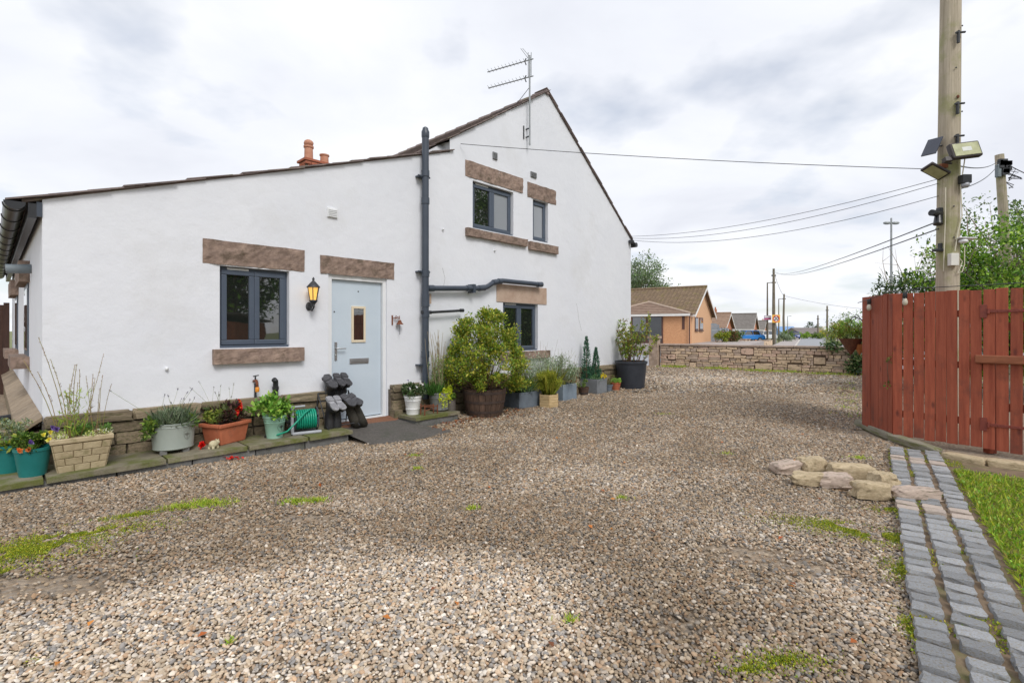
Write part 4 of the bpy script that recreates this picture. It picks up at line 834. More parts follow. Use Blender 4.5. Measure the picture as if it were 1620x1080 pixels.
spikes(t, 13, .11, .28, .70, .38, [lin(128, 108, 108), lin(110, 92, 92), lin(140, 126, 104)], pm('dry_stem', lin(140, 140, 70), lin(150, 120, 84), 8, .8), .13, .30, .012, (-.06, 0), 40, 'seed_heads', .0036); spikes(t, 6, .06, .28, .45, .3, [lin(138, 118, 116), lin(120, 100, 100)], MATS['dry_stem'], .12, .16, .010, (.12, 0), 30, 'short_seed_heads', .0028)
lm = LM(); a = rng.random(240) * 6.28; lm.add(np.stack([-.06 + .13 * np.cos(a) * rng.random(240), .12 * np.sin(a) * rng.random(240), .29 + .42 * rng.random(240) ** 1.3], 1), rdir(240) + np.array([0, 0, 1.1]), rdir(240), .065, .009, pal([lin(142, 160, 60), lin(120, 142, 54)], 240)); lm.build('stem_leaves', t)
# sage green oval tub with tree crest
SAGE = pm('sage_grey_metal', lin(142, 150, 142), lin(154, 161, 153), 4, .42, .04, 60)
CREST = pm('crest_print', lin(104, 104, 96), lin(112, 112, 104), 5, .6)
def emblem(t, r, z, a0, s, mat, ring='circle', sx=1, sy=1):
    """A little printed tree inside a ring or shield, wrapped on the pot's side."""
    m = MB(); f = lambda x, y: ((r + .003) * sx * math.cos(a0 + x / r), (r + .003) * sy * math.sin(a0 + x / r), z + y); w = s * .035
    if ring == 'circle': m.tube([f(s * math.cos(a), s * math.sin(a)) for a in np.linspace(0, 6.283, 25)], w, 5)
    else: m.tube([f(x * s, y * s) for x, y in ((-.85, 1), (0, .9), (.85, 1), (.85, -.1), (.5, -.75), (0, -1.1), (-.5, -.75), (-.85, -.1), (-.85, 1))], w, 5)
    m.tube([f(0, -s * .8), f(0, -s * .1)], w * 1.6, 5)
    for k in range(9): a = R(10 + k * 20); m.tube([f(0, -s * .15), f(s * .4 * math.cos(a), s * (.05 + .35 * math.sin(a))), f(s * .66 * math.cos(a), s * (.1 + .55 * math.sin(a)))], w * .9, 5)
    return m.build('crest', mat, t)
t = pot_at('sage_tub', 'oval sage grey metal tub with a tree crest and lavender', 1.0, -.33, .11); MB().box(-.14, -.08, -.12, -.06, 0, .04).build('foot', KERB, t); MB().box(.06, .12, -.12, -.06, 0, .04).build('foot', KERB, t); MB().box(-.03, .03, .06, .12, 0, .04).build('foot', KERB, t)
m = MB().lathe([(.195, .04), (.20, .045), (.205, .05), (.20, .06), (.215, .27), (.222, .275), (.216, .282), (.218, .30), (.225, .306), (.222, .315), (.205, .315), (.2, .26)], 36, sx=.92, sy=.80); m.build('tub', SAGE, t, auto=35); soil(.2, .275, t, .92, .80)
emblem(t, .209, .185, R(-62), .042, CREST, 'shield', .92, .80)
lm = LM(); tuft(lm, 2200, .14, .28, .14, .0035, GREYGRN, .55); lm.cloud([(random.gauss(0, .08), random.gauss(0, .07), random.uniform(.32, .42)) for _ in range(20)], .05, 1200, .025, GREYGRN, .25, up=1); lm.cloud([(-.18, -.08, .31), (-.22, -.06, .29), (-.2, 0, .33), (.15, -.1, .31), (-.24, -.1, .25)], .06, 420, .04, GREENS + [lin(120, 150, 60)], .6); lm.build('foliage', t)
spikes(t, 13, .12, .3, .30, .35, [lin(88, 76, 120), lin(70, 62, 90)], STEMG, .38, .03, .010, (-.02, 0), 16, 'lavender_heads', .0022); spikes(t, 8, .08, .3, .17, .3, [lin(196, 200, 196), lin(170, 176, 168)], STEMG, .2, .06, .01, (0.04, 0), 24, 'seed_heads', .002)
# terracotta trough with red dahlia
t = pot_at('terracotta_trough', 'weathered terracotta trough with a red dahlia in dark foliage', 1.53, -.25, .11, R(25)); lo, hi = frus(.33, .24, .39, .29, .20)
MB().hexa(lo, hi).build('trough', TERRA, t, bev=.012); m = MB()
for a, b, c, d in ((-.215, .215, -.165, -.13), (-.215, .215, .13, .165), (-.215, -.18, -.13, .13), (.18, .215, -.13, .13)): m.box(a, b, c, d, .198, .24)
m.build('rim', TERRA, t, bev=.01); MB().box(-.18, .18, -.13, .13, .2, .222).build('soil', SOIL, t)
leafy(t, .15, .22, .22, 520, .055, [lin(62, 40, 44), lin(84, 56, 50), lin(58, 52, 40), lin(74, 84, 48)], 12, .55, c=(.02, 0)); leafy(t, .09, .22, .18, 420, .035, [lin(120, 136, 56), lin(140, 148, 70), lin(96, 116, 50)], 8, .5, c=(-.12, .02), name='light_foliage')
lm = LM(); RED = [lin(206, 30, 24), lin(226, 44, 30), lin(170, 18, 18)]
for c, r in (((.07, -.08, .35), .05), ((.13, -.05, .41), .055), ((.16, -.02, .44), .045), ((.03, -.11, .33), .045), ((.10, -.09, .38), .05)): bloom(lm, c, r, RED, 34, (.1, -1, .5), .6); bloom(lm, Vector(c) + Vector((0, -.016, .008)), r * .28, YEL, 8, (.1, -1, .5))
lm.build('dahlia_blooms', t); spikes(t, 11, .12, .24, .40, .25, [lin(70, 64, 78), lin(90, 84, 90)], STEMG, .26, .03, .009, (-.02, 0.02), 14, 'lavender_heads', .002)
# mint bucket
MINT = pm('mint_enamel', lin(146, 188, 168), lin(156, 197, 178), 5, .4, .04, 60)
t = pot_at('mint_bucket', 'mint green metal bucket printed with a round tree crest, leafy plant', 2.02, -.40, .11, group='potted plants along the cottage wall'); roundpot(t, .09, .125, .27, MINT, .007, .006, rings=(.7, .8)); emblem(t, .11, .13, R(-70), .045, IRON)
cs = leafy(t, .20, .25, .24, 950, .05, [lin(96, 140, 50), lin(122, 162, 62), lin(80, 122, 44), lin(150, 176, 84)], 20, .68, c=(-.03, 0), rc=.34)
# outdoor tap with orange connector
tu, tz = W(405, 640, -.08)
t = thing('garden_tap', 'outdoor tap with orange hose connector behind the mint bucket', 'tap', H(W(404, 620, -.06)[0], -.06, 0), A0); z0 = W(404, 640, -.06)[1]; z1 = W(404, 598, -.06)[1]
MB().tube([(0, 0, .1), (0, 0, z1 - .06)], .014, 10).build('pipe', IRON, t); MB().tube([(0, .05, z1 - .04), (0, -.03, z1 - .03), (0, -.06, z1 - .06), (0, -.065, z1 - .11)], .017, 10).build('spout', RUST, t, smooth=True)
MB().lathe([(.02, 0), (.024, .01), (.024, .05), (.018, .06)], 12, (0, -.065, z1 - .165), cap1=True).build('hose_connector', pm('orange_plastic', lin(226, 140, 40), lin(232, 150, 50), 5, .4), t, auto=40)
m = MB().tube([(0, -.0, z1 - .02), (0, -.0, z1 + .02)], .01, 8); m.tube([(-.03, -.01, z1 + .025), (.035, -.01, z1 + .035)], .008, 6); m.build('lever', IRON, t)
t = thing('waste_elbow', 'black capped pipe end sticking up behind the mint bucket', 'pipe', H(W(436, 620, -.08)[0], -.08, 0), A0); z = W(436, 600, -.08)[1]
MB().tube([(0, 0, .1), (0, 0, z - .07), (-.005, -.01, z - .02), (-.03, -.03, z)], .033, 12).build('pipe', BLACKP, t, smooth=True); MB().tube([(0, 0, z - .13), (0, 0, z - .09)], .04, 12).build('collar', BLACKP, t, auto=40)
# red flower head and ornament, petals
t = MB(); lm = LM(); c = H(1.245, -.47, .13)
for k in range(3): bloom(lm, (random.uniform(-.03, .03), random.uniform(-.02, .02), .01 + .01 * k), .045, RED, 34, (random.uniform(-.3, .3), -1, .8), .6)
o = lm.build('fallen_bloom'); o.location = c; tag(o, 'fallen red dahlia bloom on the ledge in front of the terracotta trough', 'flower')
CSTN = pm('pale_cast_ornament', lin(182, 172, 138), lin(206, 196, 164), 20, .9, .7, 90)
t = thing('animal_ornament', 'little pale stone animal ornament on the ledge by the terracotta trough', 'ornament', H(1.335, -.50, .112), A0 + .6); MB().ball((0, 0, .045), .055, .042, .042, 14, 9).build('body', CSTN, t, smooth=True); MB().ball((.055, 0, .055), .028, .025, .027, 10, 7).build('head', CSTN, t, smooth=True)
for x in (-.03, .03):
    for y in (-.02, .02): MB().tube([(x, y, .03), (x * 1.1, y * 1.2, 0)], .014, 8).build('leg', CSTN, t)
for y in (-.014, .014): MB().ball((.055, y, .082), .008, .006, .012).build('ear', CSTN, t)
lm = LM(); q = G(370, 727)
for k in range(16): p = np.array([[q.x + random.gauss(0, .05), q.y + random.gauss(0, .03), gz(q.x, q.y) + .025]]); lm.add(p, rdir(1) * np.array([1, 1, .2]), np.array([[0, 0, 1.]]), .045, .03, pal(RED, 1))
tag(stuff(lm.build('red_petals')), 'scatter of red petals on the gravel below the ledge', 'petals')
# hose reel
GREYPL = pm('light_grey_plastic', lin(156, 158, 164), lin(166, 168, 174), 5, .45, .05, 50); DGREY = pm('dark_grey_plastic', lin(70, 72, 78), lin(82, 84, 90), 5, .5)
HOSEM = pm('green_hose', lin(16, 140, 112), lin(26, 156, 126), 30, .35)
t = thing('hose_reel', 'grey garden hose reel wound with bright green hose', 'hose reel', H(2.40, -.38, .11), A0 - R(14)); zc = .17
for x, mt in ((-.13, GREYPL), (.14, GREYPL)):
    m = MB(); m.lathe([(.145, -.006), (.15, 0), (.145, .006), (.12, .004)], 28, cap0=False); m.lathe([(.05, -.02), (.055, 0), (.05, .02)], 16, cap0=True, cap1=True)
    for k in range(6): a = k * R(60); m.box(0, .145, -.008, .008, -.004, .004) if False else m.tube([(0, 0, 0), (.145 * math.cos(a), .145 * math.sin(a), 0)], .009, 5)
    o = m.build('flange', DGREY, t, auto=40); o.rotation_euler = (0, R(90), 0); o.location = (x, 0, zc)
m = MB(); 
for s in (-1,): m.tube([(-.165, -.13, .015), (-.165, -.10, .30), (-.165, -.06, .33), (-.165, .06, .33), (-.165, .10, .30), (-.165, .13, .015)], .02, 8); m.tube([(-.165, -.13, .018), (.17, -.13, .018)], .022, 8); m.tube([(-.165, .13, .018), (.17, .13, .018)], .022, 8); m.tube([(-.165, 0, .33), (.0, 0, .335)], .014, 8); m.tube([(-.165, -.115, .17), (-.165, .115, .17)], .016, 8)
m.build('frame', GREYPL, t, auto=60); m = MB().lathe([(.085, -.13), (.04, -.17), (.035, -.2)], 16, cap0=False, cap1=True); o = m.build('hub_cone', DGREY, t, auto=40); o.rotation_euler = (0, R(90), 0); o.location = (-.02, 0, zc)
m = MB()
for L, r0 in ((0, .085), (1, .102), (2, .117)): nn = 9; m.tube([(-.115 + .24 * (i / (nn * 16)) if L % 2 == 0 else .125 - .24 * (i / (nn * 16)), r0 * math.cos(i / 16 * 6.283), zc + r0 * math.sin(i / 16 * 6.283)) for i in range(nn * 16 + 1)], .0125, 6)
m.build('coiled_hose', HOSEM, t, smooth=True); MB().tube([(.06, -.06, zc + .13), (-.02, -.13, zc + .10), (-.14, -.22, zc), (-.24, -.24, zc - .09), (-.33, -.22, .05), (-.40, -.15, .02)], .011, 8).build('loose_hose', HOSEM, t, smooth=True)
MB().tube([(-.38, -.17, .022), (-.47, -.10, .018)], [.016, .012], 8).build('nozzle', BLACKP, t)
# boot rack with eight wellingtons upside down
BOOTS = [pm('black_rubber', (.022, .022, .025), (.034, .034, .037), 8, .42, .15, 60), pm('olive_black_rubber', lin(52, 50, 44), lin(70, 66, 58), 8, .6, .2, 60)]; SOLE = [pm('grey_sole', lin(70, 70, 74), lin(92, 92, 96), 20, .8, .5, 80), pm('pale_sole', lin(140, 140, 144), lin(166, 166, 170), 20, .8, .5, 80)]
def boot(label, u, v, z, tilt, roll, bm_, sm_, L=.27, sh=.30):
    t = thing('wellington_boot', label, 'boot', H(u, v, z), A0, 'wellington boots on the rack'); rt = Matrix.Rotation(roll, 4, 'Y') @ Matrix.Rotation(tilt, 4, 'X')
    # boot frame: heel at origin, sole plane z=0 facing +z after turning over, toe along -y, shaft along -z
    def ring(c, rx, ry, n=14, pl='xy'): return [(c[0] + rx * math.cos(6.283 * i / n), c[1] + ry * math.sin(6.283 * i / n), c[2]) for i in range(n)]
    m = MB(); m.M = rt; n = 14; dl = Matrix.Rotation(-tilt * .9, 3, 'X') @ Vector((0, 0, -1)); ax = lambda d: tuple(Vector((0, -.005, 0)) + dl * d)
    rings = [ring((0, -.085, -.012), .048, .14), ring((0, -.085, -.045), .049, .14), ring((0, -.075, -.075), .048, .12), ring(Vector(ax(.115)) + Vector((0, -.02, 0)), .048, .078)] + [ring(ax(d), r, r * 1.12) for d, r in ((.16, .052), (.24, .060), (.32, .064), (sh, .068), (sh + .001, .060), (sh - .1, .054))]
    rings[0] = [(x * (1 + .12 * (-(y + .085) / .135)), y, z) for x, y, z in rings[0]]; vs = [p for r in rings for p in r]
    m.add(vs, [(i * n + (j + 1) % n, i * n + j, (i + 1) * n + j, (i + 1) * n + (j + 1) % n) for i in range(len(rings) - 1) for j in range(n)] + [tuple(range(n))]); m.build('boot', bm_, t, smooth=True)
    out_ = [(.044, .04), (.046, -.03), (.036, -.08), (.05, -.15), (.046, -.20), (.025, -.228), (0, -.235), (-.025, -.228), (-.046, -.20), (-.05, -.15), (-.036, -.08), (-.046, -.03), (-.044, .04), (-.025, .055), (.025, .055)]
    m = MB(); m.M = rt; m.slab([(x, y) for x, y in out_][::-1], -.014, .006); m.slab([(.043, .042), (.043, -.045), (-.043, -.045), (-.043, .042), (-.02, .054), (.02, .054)], .006, .022); so_ = m.build('sole', sm_, t, bev=.003)
    m = MB(); m.M = rt
    for k in range(6): m.box(-.038, .038, -.215 + k * .022, -.205 + k * .022, .006, .013)
    for k in range(3): m.box(-.036, .036, -.03 + k * .026, -.018 + k * .026, .022, .028)
    m.build('tread', sm_, so_)
BT = [('left of the top pair of matching black boots, upturned', 2.80, -.14, .74, -.62, .40, 0, 0), ('black upturned boot half hidden behind the leftmost one of the upper row', 2.84, -.10, .76, -.6, .1, 0, 0), ('upturned black boot with smooth sole in the middle of the upper row', 2.95, -.14, .77, -.70, 0, 0, 0), ('rightmost upturned boot of the upper row, by the door edge', 3.06, -.14, .77, -.70, -.12, 0, 0),
      ('left boot of the front pair with pale ribbed soles', 2.73, -.38, .49, -.70, 0, 0, 1), ('right boot of the front pair with pale ribbed soles', 2.83, -.38, .49, -.70, 0, 0, 1), ('muddy olive boot twisted sideways in the front row', 2.95, -.36, .50, -.6, .42, 1, 0), ('rightmost muddy boot of the front row leaning towards the door', 3.05, -.36, .50, -.55, .42, 1, 0)]
for lab, u, v, z, ti, ro, b_, s_ in BT: boot(lab, u, v, z, -ti * .72, -ro, BOOTS[b_], SOLE[s_], sh=.46 if z > .6 else .44)
t = thing('boot_rack', 'dark metal boot rack holding the upturned wellingtons', 'rack', H(2.9, -.2, .11), A0)
for x in (-.22, .22): MB().tube([(x, -.26, 0), (x, -.2, .03), (x, .05, .45), (x, .12, 0)], .008, 6).build('side_frame', IRON, t)
for y, z in ((-.2, .03), (-.08, .2), (.05, .45), (.0, .34)): MB().tube([(-.22, y, z), (.22, y, z)], .007, 6).build('rail', IRON, t)
for k in range(4):
    MB().tube([(-.17 + k * .11, -.1, .18), (-.17 + k * .11, -.16, .33)], .006, 6).build('peg', IRON, t); MB().tube([(-.12 + k * .1, .03, .42), (-.12 + k * .1, .04, .56)], .006, 6).build('peg', IRON, t)

# right of the door
random.seed(44)
WHT = pm('white_bucket_enamel', (.74, .75, .74), (.80, .80, .79), 5, .4, .05, 40, c3=lin(170, 166, 150), c3s=6, c3t=.7)
t = pot_at('white_bucket', 'white metal bucket with white daisies right of the door', 4.09, -.32, .13); roundpot(t, .095, .13, .28, WHT, .006, .006, rings=(.3, .75)); leafy(t, .17, .27, .22, 1300, .035, DKGREEN + [lin(110, 120, 90)], 20, .45, rc=.3); lm = LM()
for q in ((-.03, -.13, .42), (.05, -.12, .47), (.09, -.05, .49), (-.10, -.05, .40), (.15, -.03, .44)): bloom(lm, q, .028, [(.8, .8, .76)], 16, (0, -1, .4), .6)
bloom(lm, (-.09, 0, .52), .02, PURP, 10, (0, -1, .5)); lm.build('daisies', t)
ZINC = pm('zinc', lin(132, 134, 134), lin(156, 158, 157), 9, .5, .1, 40, metal=.35)
t = pot_at('zinc_bucket', 'galvanised bucket with tall reeds and trailing lime green creeper', 4.58, -.36, .13); MB().lathe([(.1, 0), (.1, .03)], 16, cap1=True).build('foot', KERB, t); o = roundpot(t, .15, .172, .27, ZINC, .006, .006, rings=(.72, .8, .88)); 
for c in t.children: c.location.z = .025 if c.name.startswith(('pot', 'soil')) else 0
lm = LM(); tuft(lm, 700, .10, .25, .16, .006, [lin(70, 110, 50), lin(90, 130, 60)], .35, c=(-.1, .0)); LIME = [lin(190, 200, 40), lin(170, 190, 40), lin(204, 206, 76)]
for k in range(7):
    a = R(-130 + k * 16); x0, y0 = .17 * math.cos(a), .17 * math.sin(a); L = random.uniform(.1, .27); p = np.array([[x0 * (1 + .1 * (s_ > .1)), y0 * (1 + .1), .30 - L * s_] for s_ in np.linspace(-.1, 1, 34)]); lm.add(p + rng.normal(0, .008, p.shape), rdir(34) + np.array([0, -.4, -.3]), rdir(34), .03, .02, pal(LIME, 34))
lm.cloud([(0, -.14, .31), (.08, -.13, .32), (.13, -.08, .33)], .05, 260, .028, LIME, .7); lm.build('foliage', t)
mb = MB(); lm = LM()
for k in range(38):
    a = random.uniform(0, 6.28); q = .12 * math.sqrt(random.random()); x, y = q * math.cos(a), q * math.sin(a) + .03; h = random.uniform(.55, 1.05); e = (x + random.gauss(0, .09) * h, y + random.gauss(0, .05) * h, .25 + h); pts = stem(mb, (x, y, .22), e, .0055, .0025, .06, 5, 6)
    p = np.array([list(pts[0].lerp(pts[-1], s_)) for s_ in np.linspace(.1, .62, 26)]); lm.add(p, rdir(26) + np.array([0, 0, .9]), rdir(26), .045, .011, pal([lin(126, 150, 84), lin(104, 132, 66), lin(150, 166, 110)], 26))
mb.build('reeds', pm('reed', lin(128, 120, 96), lin(150, 132, 104), 8, .8), t, smooth=True); lm.build('reed_leaves', t)
t = pot_at('metal_can', 'small tarnished metal can at the end of the stone platform', 4.70, -.50, .13, cat='can'); MB().lathe([(.068, 0), (.07, .005), (.07, .16), (.075, .165), (.075, .172), (.066, .172), (.064, .1)], 20).build('can', pm('tarnished_tin', lin(104, 98, 92), lin(130, 124, 118), 9, .45, .1, 40, metal=.5), t, auto=40); soil(.064, .13, t); leafy(t, .08, .13, .14, 130, .04, GREENS, 7, .7)
t = thing('rusty_stand', 'small rusty bent iron stand in front of the white bucket', 'stand', H(4.24, -.54, .13), A0); m = MB()
for x, y in ((-.12, -.04), (.12, -.04), (-.12, .06), (.12, .06)): MB().tube([(x, y, 0), (x, y, .17 if x < 0 else .14)], .010, 6).build('leg', RUST, t)
MB().tube([(-.12, -.04, .13), (.0, -.045, .115), (.12, -.04, .12)], .009, 6).build('rail', RUST, t); MB().tube([(-.12, .06, .13), (.12, .06, .12)], .009, 6).build('rail', RUST, t); MB().tube([(-.12, -.04, .07), (-.02, -.05, .09), (.12, -.04, .06)], .006, 6).build('rail', RUST, t)
# half barrel with the large shrub
t = pot_at('barrel_planter', 'dark oak half barrel overflowing with a large yellow green shrub', 5.33, -.60, 0, cat='potted shrub'); HB = .44
ns = 22
for k in range(ns):
    a0, a1 = 6.283 * (k + .03) / ns, 6.283 * (k + .97) / ns; m = MB(); pr = [(.29, 0), (.325, HB * .35), (.355, HB * .75), (.365, HB)]; vs = []
    for r, z in pr:
        for a in (a0, (a0 + a1) / 2, a1): vs.append((r * math.cos(a), r * math.sin(a), z))
        for a in (a1, (a0 + a1) / 2, a0): vs.append(((r - .025) * math.cos(a), (r - .025) * math.sin(a), z))
    m.add(vs, [(i * 6 + j, i * 6 + (j + 1) % 6, (i + 1) * 6 + (j + 1) % 6, (i + 1) * 6 + j) for i in range(3) for j in range(6)] + [(5, 4, 3, 2, 1, 0), tuple(range(18, 24))]); m.build('stave', OAK, t)
for z0, z1 in ((.06, .10), (.22, .26), (.37, .41)): rr = lambda z: .29 + .036 * math.sin(z / HB * 1.6) * 2 + .003; MB().lathe([(.29 + .078 * (z0 / HB) + .004 + .012 * math.sin(z0 / HB * 3.14), z0), (.29 + .078 * (z1 / HB) + .004 + .012 * math.sin(z1 / HB * 3.14), z1)], 32, cap0=False).build('hoop', pm('rusted_hoop', lin(58, 48, 44), lin(80, 64, 56), 12, .8, .4, 50), t, auto=60)
soil(.335, .40, t)
cs = []; mb = MB(); rr_ = []
for k in range(150):
    z = .44 + 1.30 * random.random() ** 1.15; f = (z - .45) / 1.3; wmax = .80 * (math.sin(min(1, f * 1.15 + .22) * 2.6) ** .7 if f < 1 else .2) if f < 1.0 else .2; wmax = .80 * max(.25, (1 - max(0, f - .30) ** 1.4 * 1.2)); q = random.random() ** .42; a = random.uniform(0, 6.283)
    c = Vector((q * wmax * math.cos(a) + .02, q * wmax * .85 * math.sin(a), z)); c *= 1.0; 
    if mnoise.noise(c * 2.6 + Vector((5, 1, 2))) < -.30: 
        if k % 2: stem(mb, (c.x * .15, c.y * .15, .42), c, .007, .002, .12, 5, 6)
        continue
    cs.append(tuple(c)); rr_.append(random.uniform(.08, .16))
    if k % 3 == 0: stem(mb, (c.x * .15, c.y * .15, .40), c * .99, .008, .002, .14, 5, 6)
mb.build('branches', STEMB, t, smooth=True); LM().cloud(cs, np.array(rr_), 18500, .042, YELGRN + YELGRN + [lin(160, 150, 60), lin(112, 136, 44), lin(98, 128, 44)], .6, up=.5, shell=.5).build('foliage', t)
# slate and timber planters
SLT = pm('slate_planter', lin(92, 102, 112), lin(112, 122, 132), 5, .7, .25, 30, c3=lin(80, 88, 96), c3s=3, c3t=.6); SLT2 = pm('blue_grey_planter', lin(116, 130, 144), lin(132, 146, 158), 5, .7, .25, 30, c3=lin(104, 114, 124), c3s=3, c3t=.62); SLT3 = pm('grey_slate_trough', lin(108, 112, 116), lin(128, 132, 136), 5, .75, .3, 30, c3=lin(94, 96, 98), c3s=3, c3t=.6)
def boxpot(t, L, D_, h, mat, th=.022, taper=1.0):
    for a, b, c, d in ((-L / 2, L / 2, -D_ / 2, -D_ / 2 + th), (-L / 2, L / 2, D_ / 2 - th, D_ / 2), (-L / 2, -L / 2 + th, -D_ / 2 + th, D_ / 2 - th), (L / 2 - th, L / 2, -D_ / 2 + th, D_ / 2 - th)): MB().box(a, b, c, d, 0, h - (0.002 if a > -L / 2 + .001 and b < L / 2 else 0)).build('side', mat, t, bev=.004)
    MB().box(-L / 2 + th, L / 2 - th, -D_ / 2 + th, D_ / 2 - th, .02, h - .04).build('soil', SOIL, t)
t = pot_at('slate_planter', 'dark slate planter partly under the big shrub', 6.38, -.46, 0); boxpot(t, .54, .44, .29, SLT); lm = LM(); tuft(lm, 600, .2, .25, .24, .005, [lin(96, 124, 84), lin(120, 144, 104), lin(80, 108, 70)], .5); lm.build('foliage', t); leafy(t, .25, .26, .3, 700, .03, GREENS + YELGRN, 14, .5, name='low_foliage')
t = pot_at('timber_planter', 'pale six sided timber planter with a feathery bush', 6.74, -.84, 0); sl = MB().box(-.092, .092, -.012, .012, -.021, .021).mesh('slat', PINE)
for k in range(6):
    a = R(60 * k + 10)
    for j in range(5): o = obj('slat', sl, t); o.location = (.158 * math.cos(a), .158 * math.sin(a), .024 + j * .047); o.rotation_euler = (0, 0, a + R(90)); o.scale = (1.0 if j % 2 else .97, 1 if j % 2 else .93, 1)
soil(.15, .19, t); lm = LM(); tuft(lm, 260, .12, .2, .36, .003, [lin(138, 144, 48), lin(156, 158, 64), lin(114, 128, 44)], .22); lm.cloud([(random.gauss(0, .09), random.gauss(0, .09), random.uniform(.3, .6)) for _ in range(40)], .08, 5200, .034, [lin(148, 152, 50), lin(164, 164, 66), lin(120, 134, 46)], .22, up=1.6); lm.build('foliage', t)
t = pot_at('blue_grey_planter', 'square blue grey planter with pale silvery wildflowers', 7.66, -.42, 0); boxpot(t, .46, .44, .33, SLT2); leafy(t, .40, .3, .60, 3600, .036, GREYGRN + [lin(170, 180, 160), lin(110, 130, 80)], 34, .35, rc=.3); spikes(t, 30, .24, .3, .62, .3, [lin(210, 212, 206), lin(180, 186, 170), lin(150, 130, 150)], STEMG, .25, .14, .012, (-.1, 0), 22, 'pale_flowers', .0025); leafy(t, .12, .3, .22, 240, .03, [lin(140, 92, 60), lin(120, 110, 60)], 8, .6, c=(.15, -.16), name='rusty_foliage')
t = pot_at('silver_bush', 'silvery feathery bush in a hidden pot behind the timber planter', 7.0, -.30, 0); roundpot(t, .14, .18, .28, SLT3); leafy(t, .40, .28, .66, 4200, .034, [lin(170, 180, 158), lin(150, 164, 140), lin(190, 196, 180), lin(120, 140, 100)], 40, .3, rc=.28, up=.9); spikes(t, 22, .2, .3, .75, .3, [lin(120, 112, 104), lin(150, 146, 130)], STEMB, .25, .10, .008, (0, 0), 10, 'seed_heads', .002)
t = pot_at('small_barrel', 'tiny weathered barrel pot behind the slate trough', 8.45, -.42, 0); roundpot(t, .09, .115, .19, OAK, .004); leafy(t, .14, .18, .16, 260, .03, GREENS, 9, .5)
for z in (.05, .14): MB().lathe([(.094 + .13 * z, z), (.096 + .13 * z, z + .02)], 20, cap0=False).build('hoop', IRON, t)
t = pot_at('slate_trough', 'grey slate trough with two little conifers and yellow pansies', 8.97, -.30, 0); boxpot(t, .40, .50, .33, SLT3)
CON = [lin(46, 84, 62), lin(60, 100, 76), lin(78, 118, 92)]
for (x, y, h, r) in ((-.10, .10, .95, .14), (.10, -.02, .70, .125)):
    MB().tube([(x, y, .26), (x, y, .3 + h * .9)], [.014, .004], 6).build('conifer_trunk', STEMB, t); n = 1500; k = rng.random(n) ** 1.4; a = rng.random(n) * 6.283; q = r * (1 - k) ** .8 * (.45 + .55 * rng.random(n)) * (1 + .25 * np.sin(a * 3 + k * 18)); p = np.stack([x + q * np.cos(a), y + q * np.sin(a), .30 + h * k], 1); LM().add(p, np.stack([np.cos(a) * .55, np.sin(a) * .55, np.ones(n)], 1) + rng.normal(0, .25, (n, 3)), rdir(n), .05, .014, pal(CON, n)).build('conifer', t)
leafy(t, .17, .28, .12, 420, .03, [lin(110, 140, 100), lin(80, 120, 70)], 12, .4, c=(0, -.1)); lm = LM()
for q in ((.02, -.22, .40), (.10, -.2, .42), (.15, -.24, .37), (.17, -.16, .40), (-.05, -.24, .38), (.06, -.25, .36), (.12, -.25, .39)): bloom(lm, q, .045, [lin(240, 190, 20), lin(248, 208, 50)], 18, (.3, -1, .4), .9)
bloom(lm, (.2, -.2, .36), .035, [lin(220, 110, 50)], 14, (.3, -1, .4), .9); lm.build('pansies', t)
t = pot_at('grey_pot', 'small dark grey pot between slate trough and terracotta pot', 9.42, -.42, 0); roundpot(t, .075, .10, .16, SLT); leafy(t, .14, .15, .30, 340, .03, [lin(120, 92, 70), lin(110, 110, 70), lin(96, 110, 60)], 12, .4)
t = pot_at('terracotta_pot', 'small terracotta pot beside the large black tub', 9.77, -.40, 0); roundpot(t, .09, .12, .19, TERRA, .008); leafy(t, .13, .18, .10, 420, .032, [lin(120, 160, 60), lin(140, 176, 80)], 12, .6)
t = pot_at('black_tub', 'large black plastic tub with a leggy shrub at the house corner', 10.42, -.44, 0, cat='potted shrub'); m = MB().lathe([(.315, 0), (.37, .60), (.385, .605), (.39, .61), (.39, .66), (.375, .665), (.36, .66), (.355, .55)], 36); m.build('tub', pm('black_tub_plastic', lin(42, 46, 54), lin(52, 56, 64), 5, .5, .05, 40), t, auto=35); soil(.356, .60, t)
mb = MB(); lm = LM()
for k in range(24):
    a = random.uniform(0, 6.283); q = random.uniform(.05, .28); b = (q * math.cos(a), q * math.sin(a), .58); h = random.uniform(.55, 1.15); e = (b[0] * (1.8 + 1.7 * random.random()) + random.gauss(0, .10), b[1] * 2.2 + random.gauss(0, .10), .58 + h); pts = stem(mb, b, e, .010, .004, .12, 5, 7)
    for j in range(5):
        s_ = pts[random.randint(2, 6)]; e2 = s_ + Vector((random.gauss(0, .1), random.gauss(0, .1), random.uniform(.02, .16))); pp = stem(mb, s_, e2, .005, .002, .15, 4, 4); m_ = 12
        p = np.array([list(s_.lerp(e2, w)) for w in rng.random(m_)]); lm.add(p, rdir(m_) + np.array([0, 0, .4]), rdir(m_), .06, .03, pal(YELGRN + [lin(90, 110, 50), lin(140, 110, 60)], m_))
    m_ = 26; p = np.array([list(Vector(b).lerp(Vector(e), w)) for w in .2 + .8 * rng.random(m_)]); lm.add(p + rng.normal(0, .02, p.shape), rdir(m_) + np.array([0, 0, .4]), rdir(m_), .06, .03, pal(YELGRN + GREENS, m_))
mb.build('branches', STEMB, t, smooth=True); lm.build('foliage', t)
lm = LM(); n = 260; us_ = 3.9 + rng.random(n) * 2.2; vs_ = -.7 - rng.random(n) ** 2 * .5; q = np.array([list(H(a, b)) for a, b in zip(us_, vs_)]); q[:, 2] = [gz(a[0], a[1]) + .02 for a in q]
